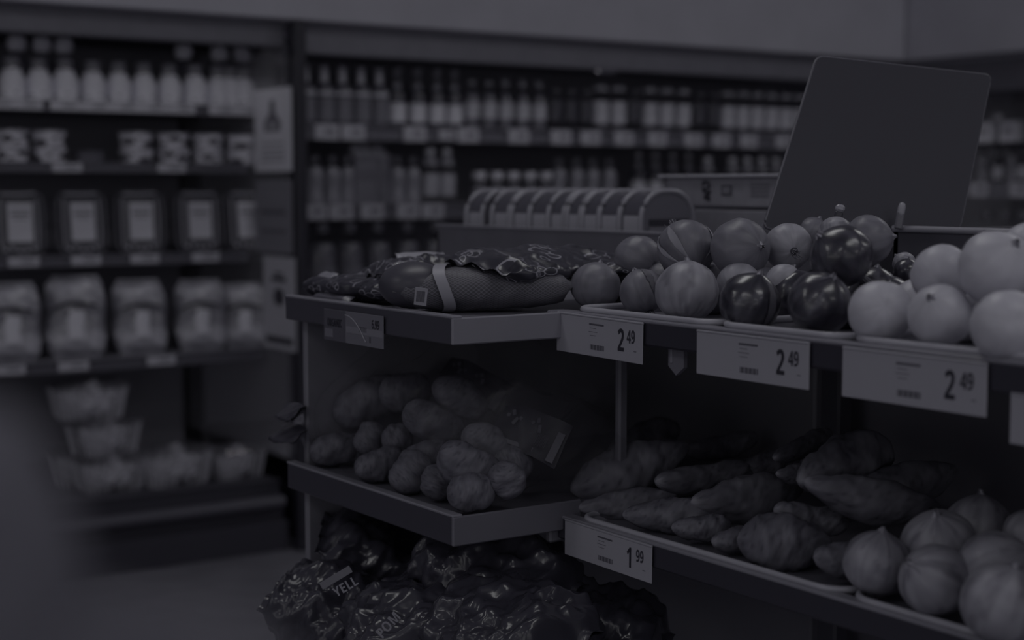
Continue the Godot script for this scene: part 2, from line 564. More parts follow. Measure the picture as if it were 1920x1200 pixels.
func notices() -> void:
	var X := 2.253
	var spec := [
		[477, 546, 166, 322, 84.0, "white notice with a bottle drawing, uppermost on the glass end panel"],
		[479, 547, 338, 474, 50.0, "grey printed notice in the middle of the glass end panel"],
		[494, 553, 482, 655, 74.0, "pale notice with a dark oval mark, lowest on the glass end panel"]]
	for k in 3:
		var s = spec[k]
		var a := on_x(s[0], s[2], X)
		var c := on_x(s[1], s[2] - 3, X)
		var bt := on_x((s[0] + s[1]) / 2.0, s[3], X)
		var tp := on_x((s[0] + s[1]) / 2.0, s[2], X)
		var w := absf(c.z - a.z)
		var h := tp.y - bt.y
		var o := thing("notice", s[5], "sign", Vector3(X, bt.y, (a.z + c.z) / 2), 0.0)
		o.basis = FACING_LEFT
		part("sheet", bx(Vector3(w, h, 0.003), 0.001, Vector3(0, h / 2, 0)), mat(s[4], 0.6), o)
		var m := MB.new()
		if k == 0:
			# bottle drawing and lines of print
			m.prism([Vector2(-0.05, 0.36), Vector2(0.05, 0.36), Vector2(0.055, 0.44), Vector2(0.02, 0.52), Vector2(0.014, 0.64), Vector2(-0.014, 0.64), Vector2(-0.02, 0.52), Vector2(-0.055, 0.44)].map(func(p): return Vector2(p.x * w * 4.2, p.y * h * 1.35)), 0.0015, 0.0024)
			part("bottle_drawing", m.done(), mat(42, 0.6), o)
			m = MB.new()
			m.prism([Vector2(-0.03, 0.38), Vector2(0.03, 0.38), Vector2(0.034, 0.44), Vector2(-0.034, 0.44)].map(func(p): return Vector2(p.x * w * 4.2, p.y * h * 1.35)), 0.0024, 0.003)
			part("bottle_label", m.done(), mat(62, 0.6), o)
			m = MB.new()
			for y in [0.14, 0.2, 0.26, 0.34]:
				m.box(Vector3(0, y * h, 0.0022), Vector3(w * 0.62, h * 0.022, 0.001), 0.0003)
			part("print_line", m.done(), mat(58, 0.6), o)
		elif k == 1:
			m.box(Vector3(0, h * 0.94, 0.0022), Vector3(w * 0.94, h * 0.05, 0.001), 0.0003)
			part("pale_print", m.done(), mat(50, 0.6), o)
			m = MB.new()
			m.box(Vector3(0, h * 0.66, 0.0022), Vector3(w * 0.7, h * 0.06, 0.001), 0.0003)
			part("pale_print", m.done(), mat(50, 0.6), o)
			m = MB.new()
			m.box(Vector3(0, h * 0.2, 0.0022), Vector3(w * 0.6, h * 0.05, 0.001), 0.0003)
			part("pale_print", m.done(), mat(50, 0.6), o)
			m = MB.new()
			m.box(Vector3(0, h * 0.56, 0.0022), Vector3(w * 0.7, h * 0.05, 0.001), 0.0003)
			m.box(Vector3(0, h * 0.3, 0.0022), Vector3(w * 0.7, h * 0.04, 0.001), 0.0003)
			part("dark_print", m.done(), mat(33, 0.6), o)
		else:
			var ov := []
			for i in 24:
				ov.append(Vector2(cos(TAU * i / 24) * w * 0.17, h * 0.57 + sin(TAU * i / 24) * h * 0.095))
			m.prism(ov, 0.0015, 0.0026)
			for q in [[0.76, 0.46, 0.05], [0.82, 0.28, 0.03], [0.1, 0.84, 0.075]]:
				part("print_bar", bx(Vector3(w * q[1], h * q[2], 0.001), 0.0003, Vector3(0, h * q[0], 0.0022)), mat(22, 0.6), o)
			part("dark_mark", m.done(), mat(22, 0.6), o)

# ---------------------------------------------------------------- shelves of the produce stand
const BX := 1.251          # front face of the near shelves
const AX := 1.07           # front face of the end shelf
const TOP := 1.022
const LOW := 0.737
func gondola() -> void:
	var t := thing("produce_stand", "long produce stand with onions above and sweet potatoes below", "shelf", Vector3(BX, 0, 0))
	var z0 := -1.72
	var z1 := 0.4
	var zc := (z0 + z1) / 2
	var len := z1 - z0
	for s in [["top_shelf", TOP, 1.03], ["lower_shelf", LOW, 0.745]]:
		var sh := part(s[0], bx(Vector3(0.46, 0.02, len), 0.003), mat(54, 0.4), t, Vector3(0.232, s[1] - 0.01, zc))
		var b := MB.new()
		b.box(Vector3(0.004, s[2] - 0.016, zc), Vector3(0.012, 0.033, len), 0.003)
		part("dark_rail", b.done(), mat(18, 0.3), sh, -sh.position)
		b = MB.new()
		b.box(Vector3(0.006, s[2] - 0.0005, zc), Vector3(0.02, 0.005, len), 0.0015)
		part("pale_lip", b.done(), mat(50, 0.3), sh, -sh.position)
		b = MB.new()
		b.box(Vector3(0.0, s[2] - 0.018, z0 - 0.004), Vector3(0.03, 0.04, 0.012), 0.003)
		part("end_bracket", b.done(), mat(44, 0.35), sh, -sh.position)
	part("back_panel", bx(Vector3(0.015, 0.95, len), 0.003), mat(33, 0.7), t, Vector3(0.495, 0.56, zc))
	for z in [-1.62, -0.95, -0.3]:
		part("upright", bx(Vector3(0.03, 1.0, 0.04), 0.004), mat(22, 0.5), t, Vector3(0.44, 0.5, z))
	part("plinth", bx(Vector3(0.4, 0.16, len), 0.006), mat(50, 0.6), t, Vector3(0.26, 0.08, zc))
	part("end_strut", bx(Vector3(0.016, 0.27, 0.012), 0.003), mat(40, 0.35), t, Vector3(on_z(1165, 740, -1.70).x - BX, 0.875, -1.70))
	# the deeper end shelf
	t = thing("end_shelf", "deeper end shelf with net bags on top and bagged potatoes below", "shelf", Vector3(AX, 0, 0))
	z0 = -2.2
	z1 = -1.706
	zc = (z0 + z1) / 2
	len = z1 - z0
	for s in [["top_shelf", 1.03, 0.036], ["lower_shelf", 0.766, 0.04]]:
		var sh := part(s[0], bx(Vector3(0.66, 0.014, len), 0.003), mat(40, 0.4), t, Vector3(0.335, s[1] - 0.013, zc))
		var b := MB.new()
		b.box(Vector3(0.003, s[1] - s[2] / 2, zc), Vector3(0.006, s[2], len), 0.002)
		part("front_rail", b.done(), mat(27 if s[0] == "top_shelf" else 24, 0.3), sh, -sh.position)
		b = MB.new()
		b.box(Vector3(0.007, s[1] + 0.0005, zc), Vector3(0.016, 0.004, len), 0.0015)
		part("bright_lip", b.done(), mat(52, 0.3), sh, -sh.position)
		b = MB.new()
		b.box(Vector3(0.105, s[1] - s[2] / 2, z1 - 0.002), Vector3(0.212, s[2], 0.006), 0.002)
		part("end_face", b.done(), mat(52 if s[0] == "top_shelf" else 40, 0.4), sh, -sh.position)
	part("side_panel", bx(Vector3(0.64, 0.79, 0.014), 0.003), fine(50, 0.5, 3.0, 0.0, 0.03), t, Vector3(0.346, 0.61, z0 + 0.012))
	part("back_panel", bx(Vector3(0.014, 0.95, len), 0.003), mat(46, 0.7), t, Vector3(0.67, 0.53, zc))
	part("bottom_deck", bx(Vector3(0.56, 0.22, len), 0.006), mat(66, 0.5), t, Vector3(0.28, 0.11, zc))

# ---------------------------------------------------------------- stock of the dairy case
func milk_bottle(o: Node3D) -> void:
	var b := MB.new()
	b.lathe([Vector2(0, 0), Vector2(0.036, 0), Vector2(0.036, 0), Vector2(0.041, 0.004), Vector2(0.042, 0.02), Vector2(0.042, 0.062), Vector2(0.040, 0.072), Vector2(0.034, 0.084), Vector2(0.027, 0.098), Vector2(0.0255, 0.1), Vector2(0.0255, 0.1), Vector2(0, 0.1)], 28)
	part("milk", b.done(), mat(88, 0.3), o)
	b = MB.new()
	b.lathe([Vector2(0.0265, 0.1), Vector2(0.023, 0.112), Vector2(0.023, 0.122), Vector2(0.026, 0.124), Vector2(0.026, 0.128)], 24)
	part("glass_neck", b.done(), glass(80, 0.3, 0.1), o)
	b = MB.new()
	b.lathe([Vector2(0.024, 0.126), Vector2(0.0245, 0.126), Vector2(0.0245, 0.135), Vector2(0.0225, 0.137), Vector2(0, 0.137)], 24)
	part("cap", b.done(), mat(44, 0.4), o)
	b = MB.new()
	for s in [[0.4, 0.018], [1.3, 0.026], [2.2, 0.016]]:
		b.box(Vector3(0.0421 * sin(s[0] - 1.3), s[1], 0.0421 * cos(s[0] - 1.3)), Vector3(0.014, 0.007, 0.0012), 0.0004, Basis(Vector3.UP, s[0] - 1.3))
	part("print", b.done(), mat(60, 0.6), o)
func tall_bottle(o: Node3D) -> void:
	var b := MB.new()
	b.lathe([Vector2(0, 0), Vector2(0.036, 0), Vector2(0.036, 0), Vector2(0.04, 0.005), Vector2(0.04, 0.11), Vector2(0.03, 0.14), Vector2(0.018, 0.156), Vector2(0.018, 0.17)], 24)
	part("glass_body", b.done(), mat(34, 0.15), o)
	b = MB.new()
	b.lathe([Vector2(0, 0.162), Vector2(0.02, 0.162), Vector2(0.028, 0.170), Vector2(0.031, 0.186), Vector2(0.029, 0.202), Vector2(0.02, 0.213), Vector2(0, 0.215)], 24)
	part("round_cap", b.done(), mat(92, 0.35), o)
func tub(o: Node3D) -> void:
	var b := MB.new()
	var spots := []
	for i in 7:
		spots.append([i / 7.0 + 0.03 * sin(i * 5.0), 0.45 + 0.2 * sin(i * 2.3), 0.055 + 0.02 * cos(i * 3.1)])
	var col := func(u, v):
		for s in spots:
			var du: float = absf(fposmod(u - s[0] + 0.5, 1.0) - 0.5)
			if Vector2(du, (v - s[1]) * 0.35).length() < s[2]:
				return lin(20)
		return lin(82)
	var f := func(u, v):
		var a: float = TAU * u
		var r: float = 0.043 + 0.008 * v
		var cx := signf(cos(a)) * pow(absf(cos(a)), 0.7)
		var cz := signf(sin(a)) * pow(absf(sin(a)), 0.7)
		return Vector3(r * cx, 0.048 * v, -r * cz)
	b.grid(64, 12, f, true, col)
	part("printed_cup", b.done(), vmat(0.5), o)
	b = MB.new()
	b.lathe([Vector2(0, 0.0475), Vector2(0.056, 0.0475), Vector2(0.0565, 0.0505), Vector2(0.053, 0.0525), Vector2(0, 0.0525)], 28)
	part("lid", b.done(), mat(56, 0.35), o)
func plain_tub(o: Node3D) -> void:
	var b := MB.new()
	b.lathe([Vector2(0, 0), Vector2(0.042, 0), Vector2(0.042, 0), Vector2(0.05, 0.038), Vector2(0.053, 0.039)], 28)
	part("cup", b.done(), mat(38, 0.4), o)
	b = MB.new()
	b.lathe([Vector2(0, 0.0385), Vector2(0.053, 0.0385), Vector2(0.0535, 0.042), Vector2(0, 0.043)], 28)
	part("lid", b.done(), mat(34, 0.3), o)
func clear_pack(o: Node3D) -> void:
	# a clear upright tray of sliced food with a pale label
	var w := 0.150
	var h := 0.2
	var b := MB.new()
	b.box(Vector3(0, h / 2, 0), Vector3(w * 0.9, h * 0.94, 0.045), 0.012)
	part("contents", b.done(), mat(25, 0.3), o)
	b = MB.new()
	var path := []
	for i in 32:
		var a := TAU * i / 32
		path.append(Vector3(signf(cos(a)) * pow(absf(cos(a)), 0.35) * w * 0.52, h / 2 + signf(sin(a)) * pow(absf(sin(a)), 0.35) * h * 0.5, 0.024))
	b.tube(path, 0.0045, 8, true)
	part("rim", b.done(), mat(33, 0.2), o)
	for x in [-1, 1]:
		b = MB.new()
		b.tube([Vector3(x * w * 0.38, 0.02, 0.027), Vector3(x * w * 0.4, h * 0.5, 0.031), Vector3(x * w * 0.38, h - 0.02, 0.027)], 0.0035, 8)
		part("fold_highlight", b.done(), mat(62, 0.2), o)  # pale colour stands in for the highlight along each fold
	b = MB.new()
	b.tube([Vector3(-w * 0.36, h - 0.004, 0.027), Vector3(0.0, h - 0.007, 0.03), Vector3(w * 0.36, h - 0.003, 0.027)], 0.003, 8)
	part("crease_highlight", b.done(), mat(76, 0.2), o)  # highlight on the top edge, put into the colour
	part("label", bx(Vector3(w * 0.52, h * 0.62, 0.002), 0.0006, Vector3(0.004, h * 0.52, 0.0275)), mat(78, 0.5), o)
	b = MB.new()
	b.box(Vector3(0.004, h * 0.72, 0.029), Vector3(w * 0.4, h * 0.02, 0.001), 0.0003)
	b.box(Vector3(0.004, h * 0.65, 0.029), Vector3(w * 0.4, h * 0.04, 0.001), 0.0003)
	b.box(Vector3(0.004, h * 0.58, 0.029), Vector3(w * 0.3, h * 0.02, 0.001), 0.0003)
	part("print", b.done(), mat(44, 0.6), o)
	b = MB.new()
	for i in 5:
		b.box(Vector3((i - 2) * 0.022, 0.017 + 0.004 * sin(i * 2.0), 0.026), Vector3(0.015, 0.012, 0.01), 0.004)
	part("crimp", b.done(), mat(66, 0.2), o)
func pillow(L: float, W: float, H: float, sd: float, crinkle: float, col = null, nu := 40, nv := 36, seal := 0.13) -> MB:
	# a filled bag with flat sealed ends: length along z, width along x, thickness along y
	var f := func(u, v):
		var s: float = v * 2.0 - 1.0
		var a: float = TAU * u
		var k: float = clampf((1.0 - absf(s)) / seal - 0.35, 0.0, 1.0)
		var body: float = sqrt(maxf(0.0, 1.0 - pow(absf(s) * (1.0 - seal * 0.4), 3.0))) * smoothstep(0.0, 1.0, k)
		var h: float = maxf(0.0015, H * body)
		var w: float = W * (0.8 + 0.2 * body)
		var cx: float = signf(cos(a)) * pow(absf(cos(a)), 0.75)
		var cy: float = signf(sin(a)) * pow(absf(sin(a)), 0.85)
		var p := Vector3(w * cx, h * cy, L * s)
		var q := p + Vector3(sd, sd * 0.7, -sd)
		var r := 1.0 - 2.0 * absf(noise(q, 9.0)) 
		var d: float = crinkle * (noise(q, 14.0) * 0.9 + r * 0.5 + noise(q, 34.0) * 0.35) * (0.25 + 0.75 * body)
		p += Vector3(cx * 0.6, cy, 0.0).normalized() * d
		p.y += (1.0 - k) * (0.004 * sin(a * 0.0 + p.x * 160.0) + 0.012 * noise(q, 6.0))
		return p
	return MB.new().grid(nu, nv, func(u, v): return f.call(-u, v), true, col)
func salad_bag(o: Node3D) -> void:
	var col := func(u, v):
		var t: float = noise(Vector3(cos(TAU * u), sin(TAU * u), v * 3.0), 2.2)
		return lin(clampf(56.0 + 20.0 * t + 14.0 * sin(v * 9.0), 24.0, 84.0))
	var b := pillow(0.125, 0.085, 0.035, 3.1, 0.008, col)
	b.moved(0, Transform3D(Basis(Vector3.RIGHT, -PI / 2), Vector3(0, 0.122, 0)))
	part("film_bag", b.done(), vmat(0.3, 0.5), o)
	b = MB.new()
	b.grid(10, 8, func(u, v): return Vector3((u - 0.5) * 0.075, 0.05 + v * 0.085, 0.0435 - 0.016 * pow(absf(u - 0.5) * 2.0, 2.0)), false)
	part("label", b.done(), mat(82, 0.4), o)
	b = MB.new()
	b.tube([Vector3(-0.06, 0.145, 0.035), Vector3(-0.02, 0.158, 0.043), Vector3(0.03, 0.156, 0.042), Vector3(0.062, 0.15, 0.033)], 0.005, 8)
	part("dark_opening", b.done(), mat(14, 0.6), o)
func clamshell(o: Node3D) -> void:
	# ribbed clear box of salad leaves
	var wall := func(u, v):
		var a: float = TAU * u
		var r := 0.085 + 0.018 * float(v) + 0.0028 * sin(a * 22.0)
		var cx := signf(cos(a)) * pow(absf(cos(a)), 0.5)
		var cz := signf(sin(a)) * pow(absf(sin(a)), 0.5)
		return Vector3(r * cx * 1.15, 0.105 * float(v), -r * cz * 0.85)
	var b := MB.new()
	b.grid(132, 4, wall, true)
	var ribs := MB.new()
	for i in 44:
		ribs.tube([wall.call(i / 44.0 + 0.006, 0.05), wall.call(i / 44.0 + 0.006, 0.98)], 0.0022, 5)
	part("ribs", ribs.done(), mat(78, 0.2), o)
	part("ribbed_box", b.done(), glass(70, 0.12, 0.08), o)
	b = MB.new()
	b.box(Vector3(0, 0.110, 0), Vector3(0.236, 0.012, 0.176), 0.005)
	b.box(Vector3(0, 0.118, 0), Vector3(0.2, 0.01, 0.14), 0.005)
	part("lid", b.done(), glass(60, 0.12, 0.08), o)
	b = MB.new()
	var g := func(u, v):
		var a: float = TAU * u
		var th: float = PI * v
		var d := Vector3(sin(th) * cos(a), -cos(th), -sin(th) * sin(a))
		var k := 1.0 + 0.35 * noise(d + Vector3(4, 1, 2), 3.0) + 0.15 * noise(d, 7.0)
		return Vector3(d.x * 0.088, 0.054 + d.y * 0.052, d.z * 0.066) * k
	var col := func(u, v): return lin(clampf(78.0 + 55.0 * noise(Vector3(cos(TAU * u), v * 3.0, sin(TAU * u)), 4.0), 26.0, 95.0))
	b.grid(48, 28, g, true, col)
	part("leafy_contents", b.done(), vmat(0.5), o)

func price_card(o: Node3D, w: float, h: float, v: float) -> void:
	part("card", bx(Vector3(w, h, 0.0015), 0.0004), mat(v, 0.5), o)
	var b := MB.new()
	b.box(Vector3(w * 0.12, h * 0.06, 0.001), Vector3(w * 0.42, h * 0.3, 0.0006), 0.0002)
	part("print", b.done(), mat(v * 0.62, 0.6), o)

func dairy_stock() -> void:
	var bottles := [24, 74, 123, 175, 223, 270, 318, 366, 408, 455, 503]
	var n := bottles.size()
	for i in n:
		var p := on_z(bottles[i], 200, FRONT - 0.055)
		if i == n - 1: p.x = minf(p.x, 2.21)
		stand("milk_bottle", "milk_bottle", milk_bottle, "white milk bottle on the top dairy shelf, %s from the glass end panel" % ORD[n - 1 - i], "bottle", Vector3(p.x, 1.472, p.z), sin(i * 3.0) * 0.6, "milk bottles on the top dairy shelf", 1.0 if i % 5 != 2 else 1.03)
	var caps := [33, 80, 121, 345, 412, 452, 525]
	for i in caps.size():
		var p := on_z(caps[i], 150, FRONT - 0.14)
		if i == caps.size() - 1: p.x = minf(p.x, 2.21)
		stand("tall_bottle", "capped_bottle", tall_bottle, "taller round capped bottle behind the milk bottles, %s from the glass panel" % ORD[caps.size() - 1 - i], "bottle", Vector3(p.x, 1.472, p.z), 0.0, "round capped bottles behind the milk", 1.0)
	# printed tubs stacked in pairs
	var tubs := [22, 92, 255, 325, 390, 452]
	for i in tubs.size():
		for k in 2:
			var p := on_z(tubs[i], 300, FRONT - 0.065)
			stand("tub", "yogurt_tub", tub, "spotted white tub, %s one of the %s stack from the glass panel" % [["lower", "upper"][k], ORD[tubs.size() - 1 - i]], "tub", Vector3(p.x, 1.277 + 0.0525 * k, p.z), i * 1.7 + k * 0.4, "spotted tubs stacked in pairs", 1.0)
	var q := on_z(168, 300, FRONT - 0.065)
	stand("plain_tub", "flat_tub", plain_tub, "single flat grey tub standing alone in the gap between tub stacks", "tub", Vector3(q.x, 1.277, q.z), 0.0)
	var packs := [35, 152, 262, 372, 462]
	for i in packs.size():
		var p := on_z(packs[i], 450, FRONT - 0.06)
		var o := stand("clear_pack", "food_pack", clear_pack, "clear tray pack with pale label, third dairy shelf, %s from the glass panel" % ORD[packs.size() - 1 - i], "package", Vector3(p.x, 0.982, p.z), -0.12 + 0.06 * sin(i * 2.0), "clear tray packs on the third dairy shelf")
		o.rotation.x = -0.12
	var bags := [22, 142, 265, 378, 458]
	for i in bags.size():
		var p := on_z(bags[i], 640, -4.88)
		var o := stand("salad_bag", "salad_bag", salad_bag, "pale labelled film bag leaning on the fourth dairy shelf, %s from the glass panel" % ORD[bags.size() - 1 - i], "bag", Vector3(p.x, 0.655, p.z), -0.25 + 0.1 * sin(i * 4.0), "film bags on the fourth dairy shelf", [1.02, 1.08, 1.0, 0.97, 0.9][i])
		o.rotation.x = -0.2
	var shells := [[205, 948, -4.82, 0.0, 0.95, "ribbed clear box of leaves at the left end of the dairy case bottom deck"],
		[322, 936, -4.8, 0.15, 1.05, "clear box of leaves in the middle of the dairy case bottom deck"],
		[440, 926, -4.8, 0.3, 0.85, "low clear box of pale food near the glass panel on the bottom deck"],
		[160, 948, -4.95, -0.2, 1.0, "ribbed clear box half behind the end box on the bottom deck"]]
	for s in shells:
		var p := on_z(s[0], s[1], s[2])
		stand("clamshell", "clamshell_box", clamshell, s[5], "box", Vector3(p.x, 0.224, p.z), s[3], "", s[4])
	var p2 := on_z(195, 850, -4.84)
	stand("clamshell", "clamshell_box", clamshell, "ribbed clear box stacked on top of the end box of leaves", "box", Vector3(p2.x, 0.224 + 0.123 * 0.95, p2.z), 0.35, "", 0.95)
	p2 = on_z(165, 780, -4.86)
	stand("clamshell", "clamshell_box", clamshell, "topmost ribbed clear box of the tall stack on the bottom deck", "box", Vector3(p2.x, 0.224 + 0.123 * 1.9, p2.z), -0.1, "", 1.0)
	# price cards along the rails
	var rails := [[1.472, FRONT, 0.03, 205, [0, 51, 123, 180, 233, 286, 340, 417, 462], "top"], [1.277, FRONT, 0.027, 318, [126, 322], "second"], [0.98, FRONT, 0.03, 490, [45, 162, 272, 386], "third"], [0.652, -4.8, 0.03, 690, [18, 138, 303], "fourth"]]
	for r in rails:
		var xs: Array = r[4]
		for i in xs.size():
			var p := on_z(xs[i], r[3], r[1] + 0.016)
			stand("dairy_card_" + r[5], "price_card", func(o): price_card(o, 0.098, r[2], 72), "white price card on the %s dairy shelf rail, %s from the glass panel" % [r[5], ORD[xs.size() - 1 - i]], "price card", Vector3(p.x, r[0] - 0.014, p.z), 0.0, "white cards on the %s dairy shelf rail" % r[5])

# ---------------------------------------------------------------- stock of the drinks case
func vessel(o: Node3D, prof: Array, body_m: Material, split: float, neck_m: Material, label: Array, cap: Array) -> void:
	var lo := []
	var hi := []
	for p in prof:
		if p.y <= split: lo.append(p)
		if p.y >= split: hi.append(p)
	part("body", MB.new().lathe(lo, 20).done(), body_m, o)
	if hi.size() > 1:
		part("neck", MB.new().lathe(hi, 20).done(), neck_m, o)
	if label.size():
		var r: float = label[2]
		part("label", MB.new().lathe([Vector2(r, label[0]), Vector2(r + 0.0008, label[0]), Vector2(r + 0.0008, label[1]), Vector2(r, label[1])], 24).done(), label[3], o)
	if cap.size():
		part("cap", MB.new().lathe([Vector2(0, cap[0]), Vector2(cap[2], cap[0]), Vector2(cap[2], cap[0]), Vector2(cap[2], cap[1] - 0.003), Vector2(cap[2] - 0.003, cap[1]), Vector2(0, cap[1])], 16).done(), cap[3], o)
func wine_bottle(o: Node3D) -> void:
	var r := 0.035
	vessel(o, [Vector2(0, 0), Vector2(r - 0.003, 0), Vector2(r, 0.003), Vector2(r, 0.115), Vector2(r * 0.9, 0.128), Vector2(0.019, 0.144), Vector2(0.014, 0.15), Vector2(0.013, 0.195), Vector2(0.0145, 0.197), Vector2(0.0145, 0.206)], mat(26, 0.2), 0.144, mat(72, 0.3), [0.015, 0.095, r, mat(36, 0.5)], [0.2, 0.214, 0.015, mat(30, 0.4)])
	part("shoulder_band", MB.new().lathe([Vector2(r, 0.103), Vector2(r + 0.0012, 0.103), Vector2(r + 0.0008, 0.116), Vector2(r, 0.116)], 24).done(), mat(60, 0.4), o)
func beer_bottle(o: Node3D) -> void:
	var r := 0.032
	vessel(o, [Vector2(0, 0), Vector2(r - 0.003, 0), Vector2(r, 0.003), Vector2(r, 0.1), Vector2(r * 0.9, 0.115), Vector2(0.016, 0.14), Vector2(0.012, 0.16), Vector2(0.012, 0.19)], mat(17, 0.12), 0.19, mat(17), [0.018, 0.085, r, mat(70, 0.5)], [0.186, 0.199, 0.0145, mat(58, 0.4)])
	part("neck_label", MB.new().lathe([Vector2(0.0175, 0.138), Vector2(0.0185, 0.138), Vector2(0.0135, 0.158), Vector2(0.0125, 0.158)], 20).done(), mat(42, 0.5), o)
func cider_bottle(o: Node3D) -> void:
	var r := 0.03
	vessel(o, [Vector2(0, 0), Vector2(r - 0.003, 0), Vector2(r, 0.003), Vector2(r, 0.1), Vector2(r * 0.85, 0.118), Vector2(0.014, 0.14), Vector2(0.012, 0.17)], mat(30, 0.15), 0.17, mat(20), [0.04, 0.1, r, mat(62, 0.5)], [0.166, 0.18, 0.0145, mat(58, 0.4)])
func tall_can(o: Node3D) -> void:
	var r := 0.032
	vessel(o, [Vector2(0, 0), Vector2(0.024, 0), Vector2(0.025, 0.002), Vector2(r, 0.012), Vector2(r, 0.15), Vector2(r, 0.15), Vector2(0.027, 0.162), Vector2(0.027, 0.166), Vector2(0.025, 0.166), Vector2(0.024, 0.163), Vector2(0, 0.163)], mat(58, 0.35), 0.15, mat(56, 0.35), [0.03, 0.11, r, mat(62, 0.4)], [])
func dark_can(o: Node3D) -> void:  # near black cans standing where the row has dark gaps
	var r := 0.032
	vessel(o, [Vector2(0, 0), Vector2(0.024, 0), Vector2(0.025, 0.002), Vector2(r, 0.012), Vector2(r, 0.15), Vector2(r, 0.15), Vector2(0.027, 0.162), Vector2(0.027, 0.166), Vector2(0.025, 0.166), Vector2(0.024, 0.163), Vector2(0, 0.163)], mat(17, 0.3), 0.15, mat(20, 0.3), [0.04, 0.12, r, mat(20, 0.35)], [])
func juice_bottle(o: Node3D) -> void:
	var r := 0.031
	vessel(o, [Vector2(0, 0), Vector2(r - 0.003, 0), Vector2(r, 0.004), Vector2(r, 0.03), Vector2(r * 0.9, 0.045), Vector2(r, 0.06), Vector2(r, 0.11), Vector2(r * 0.7, 0.135), Vector2(0.016, 0.15), Vector2(0.016, 0.158)], mat(54, 0.2), 0.15, mat(50, 0.2), [0.064, 0.105, r, mat(46, 0.5)], [0.154, 0.172, 0.018, mat(30, 0.4)])
func pale_bottle(o: Node3D) -> void:
	var r := 0.036
	vessel(o, [Vector2(0, 0), Vector2(r - 0.003, 0), Vector2(r, 0.004), Vector2(r, 0.15), Vector2(r * 0.7, 0.185), Vector2(0.018, 0.195), Vector2(0.018, 0.205)], mat(58, 0.25), 0.15, mat(52, 0.25), [0.03, 0.12, r, mat(60, 0.4)], [0.2, 0.222, 0.021, mat(78, 0.4)])
func squat_bottle(o: Node3D) -> void:
	var r := 0.03
	vessel(o, [Vector2(0, 0), Vector2(r - 0.003, 0), Vector2(r, 0.004), Vector2(r, 0.06), Vector2(r * 0.7, 0.08), Vector2(0.02, 0.09), Vector2(0.02, 0.098)], mat(30, 0.3), 0.09, mat(30), [0.012, 0.055, r, mat(48, 0.4)], [0.092, 0.12, 0.027, mat(76, 0.4)])
func gable_carton(o: Node3D) -> void:
	part("carton_body", bx(Vector3(0.1, 0.19, 0.075), 0.003, Vector3(0, 0.095, 0)), mat(42, 0.5), o)
	var b := MB.new()
	b.prism([Vector2(-0.037, 0.188), Vector2(0.037, 0.188), Vector2(0.004, 0.222), Vector2(-0.004, 0.222)], -0.05, 0.05)
	b.moved(0, Transform3D(Basis(Vector3.UP, PI / 2), Vector3.ZERO))
	b.box(Vector3(0, 0.228, 0), Vector3(0.1, 0.024, 0.006), 0.001)
	part("gable_top", b.done(), mat(56, 0.5), o)
	b = MB.new()
	b.box(Vector3(0, 0.12, 0.038), Vector3(0.1, 0.05, 0.001), 0.0003)
	part("print_band", b.done(), mat(36, 0.5), o)
func swing_jar(o: Node3D) -> void:
	var r := 0.05
	vessel(o, [Vector2(0, 0), Vector2(r - 0.006, 0), Vector2(r, 0.006), Vector2(r, 0.13), Vector2(r * 0.85, 0.16), Vector2(0.024, 0.2), Vector2(0.022, 0.225)], mat(38, 0.08, 0.0, 0.6), 0.2, mat(40, 0.1), [0.03, 0.075, r, mat(42, 0.4)], [0.22, 0.24, 0.025, mat(50, 0.4)])

func row(key: String, called: String, make: Callable, xs: Array, ypx: float, z: float, base: float, what: String, where: String, group: String, size := 1.0) -> void:
	for i in xs.size():
		var p := on_z(xs[i], ypx, z)
		stand(key, called, make, "%s %s, %s from the post" % [what, where, ORD[i]], "bottle" if "bottle" in called else ("can" if "can" in called else "carton"), Vector3(clampf(p.x, 2.36, 5.1), base, p.z), i * 0.7, group, size)

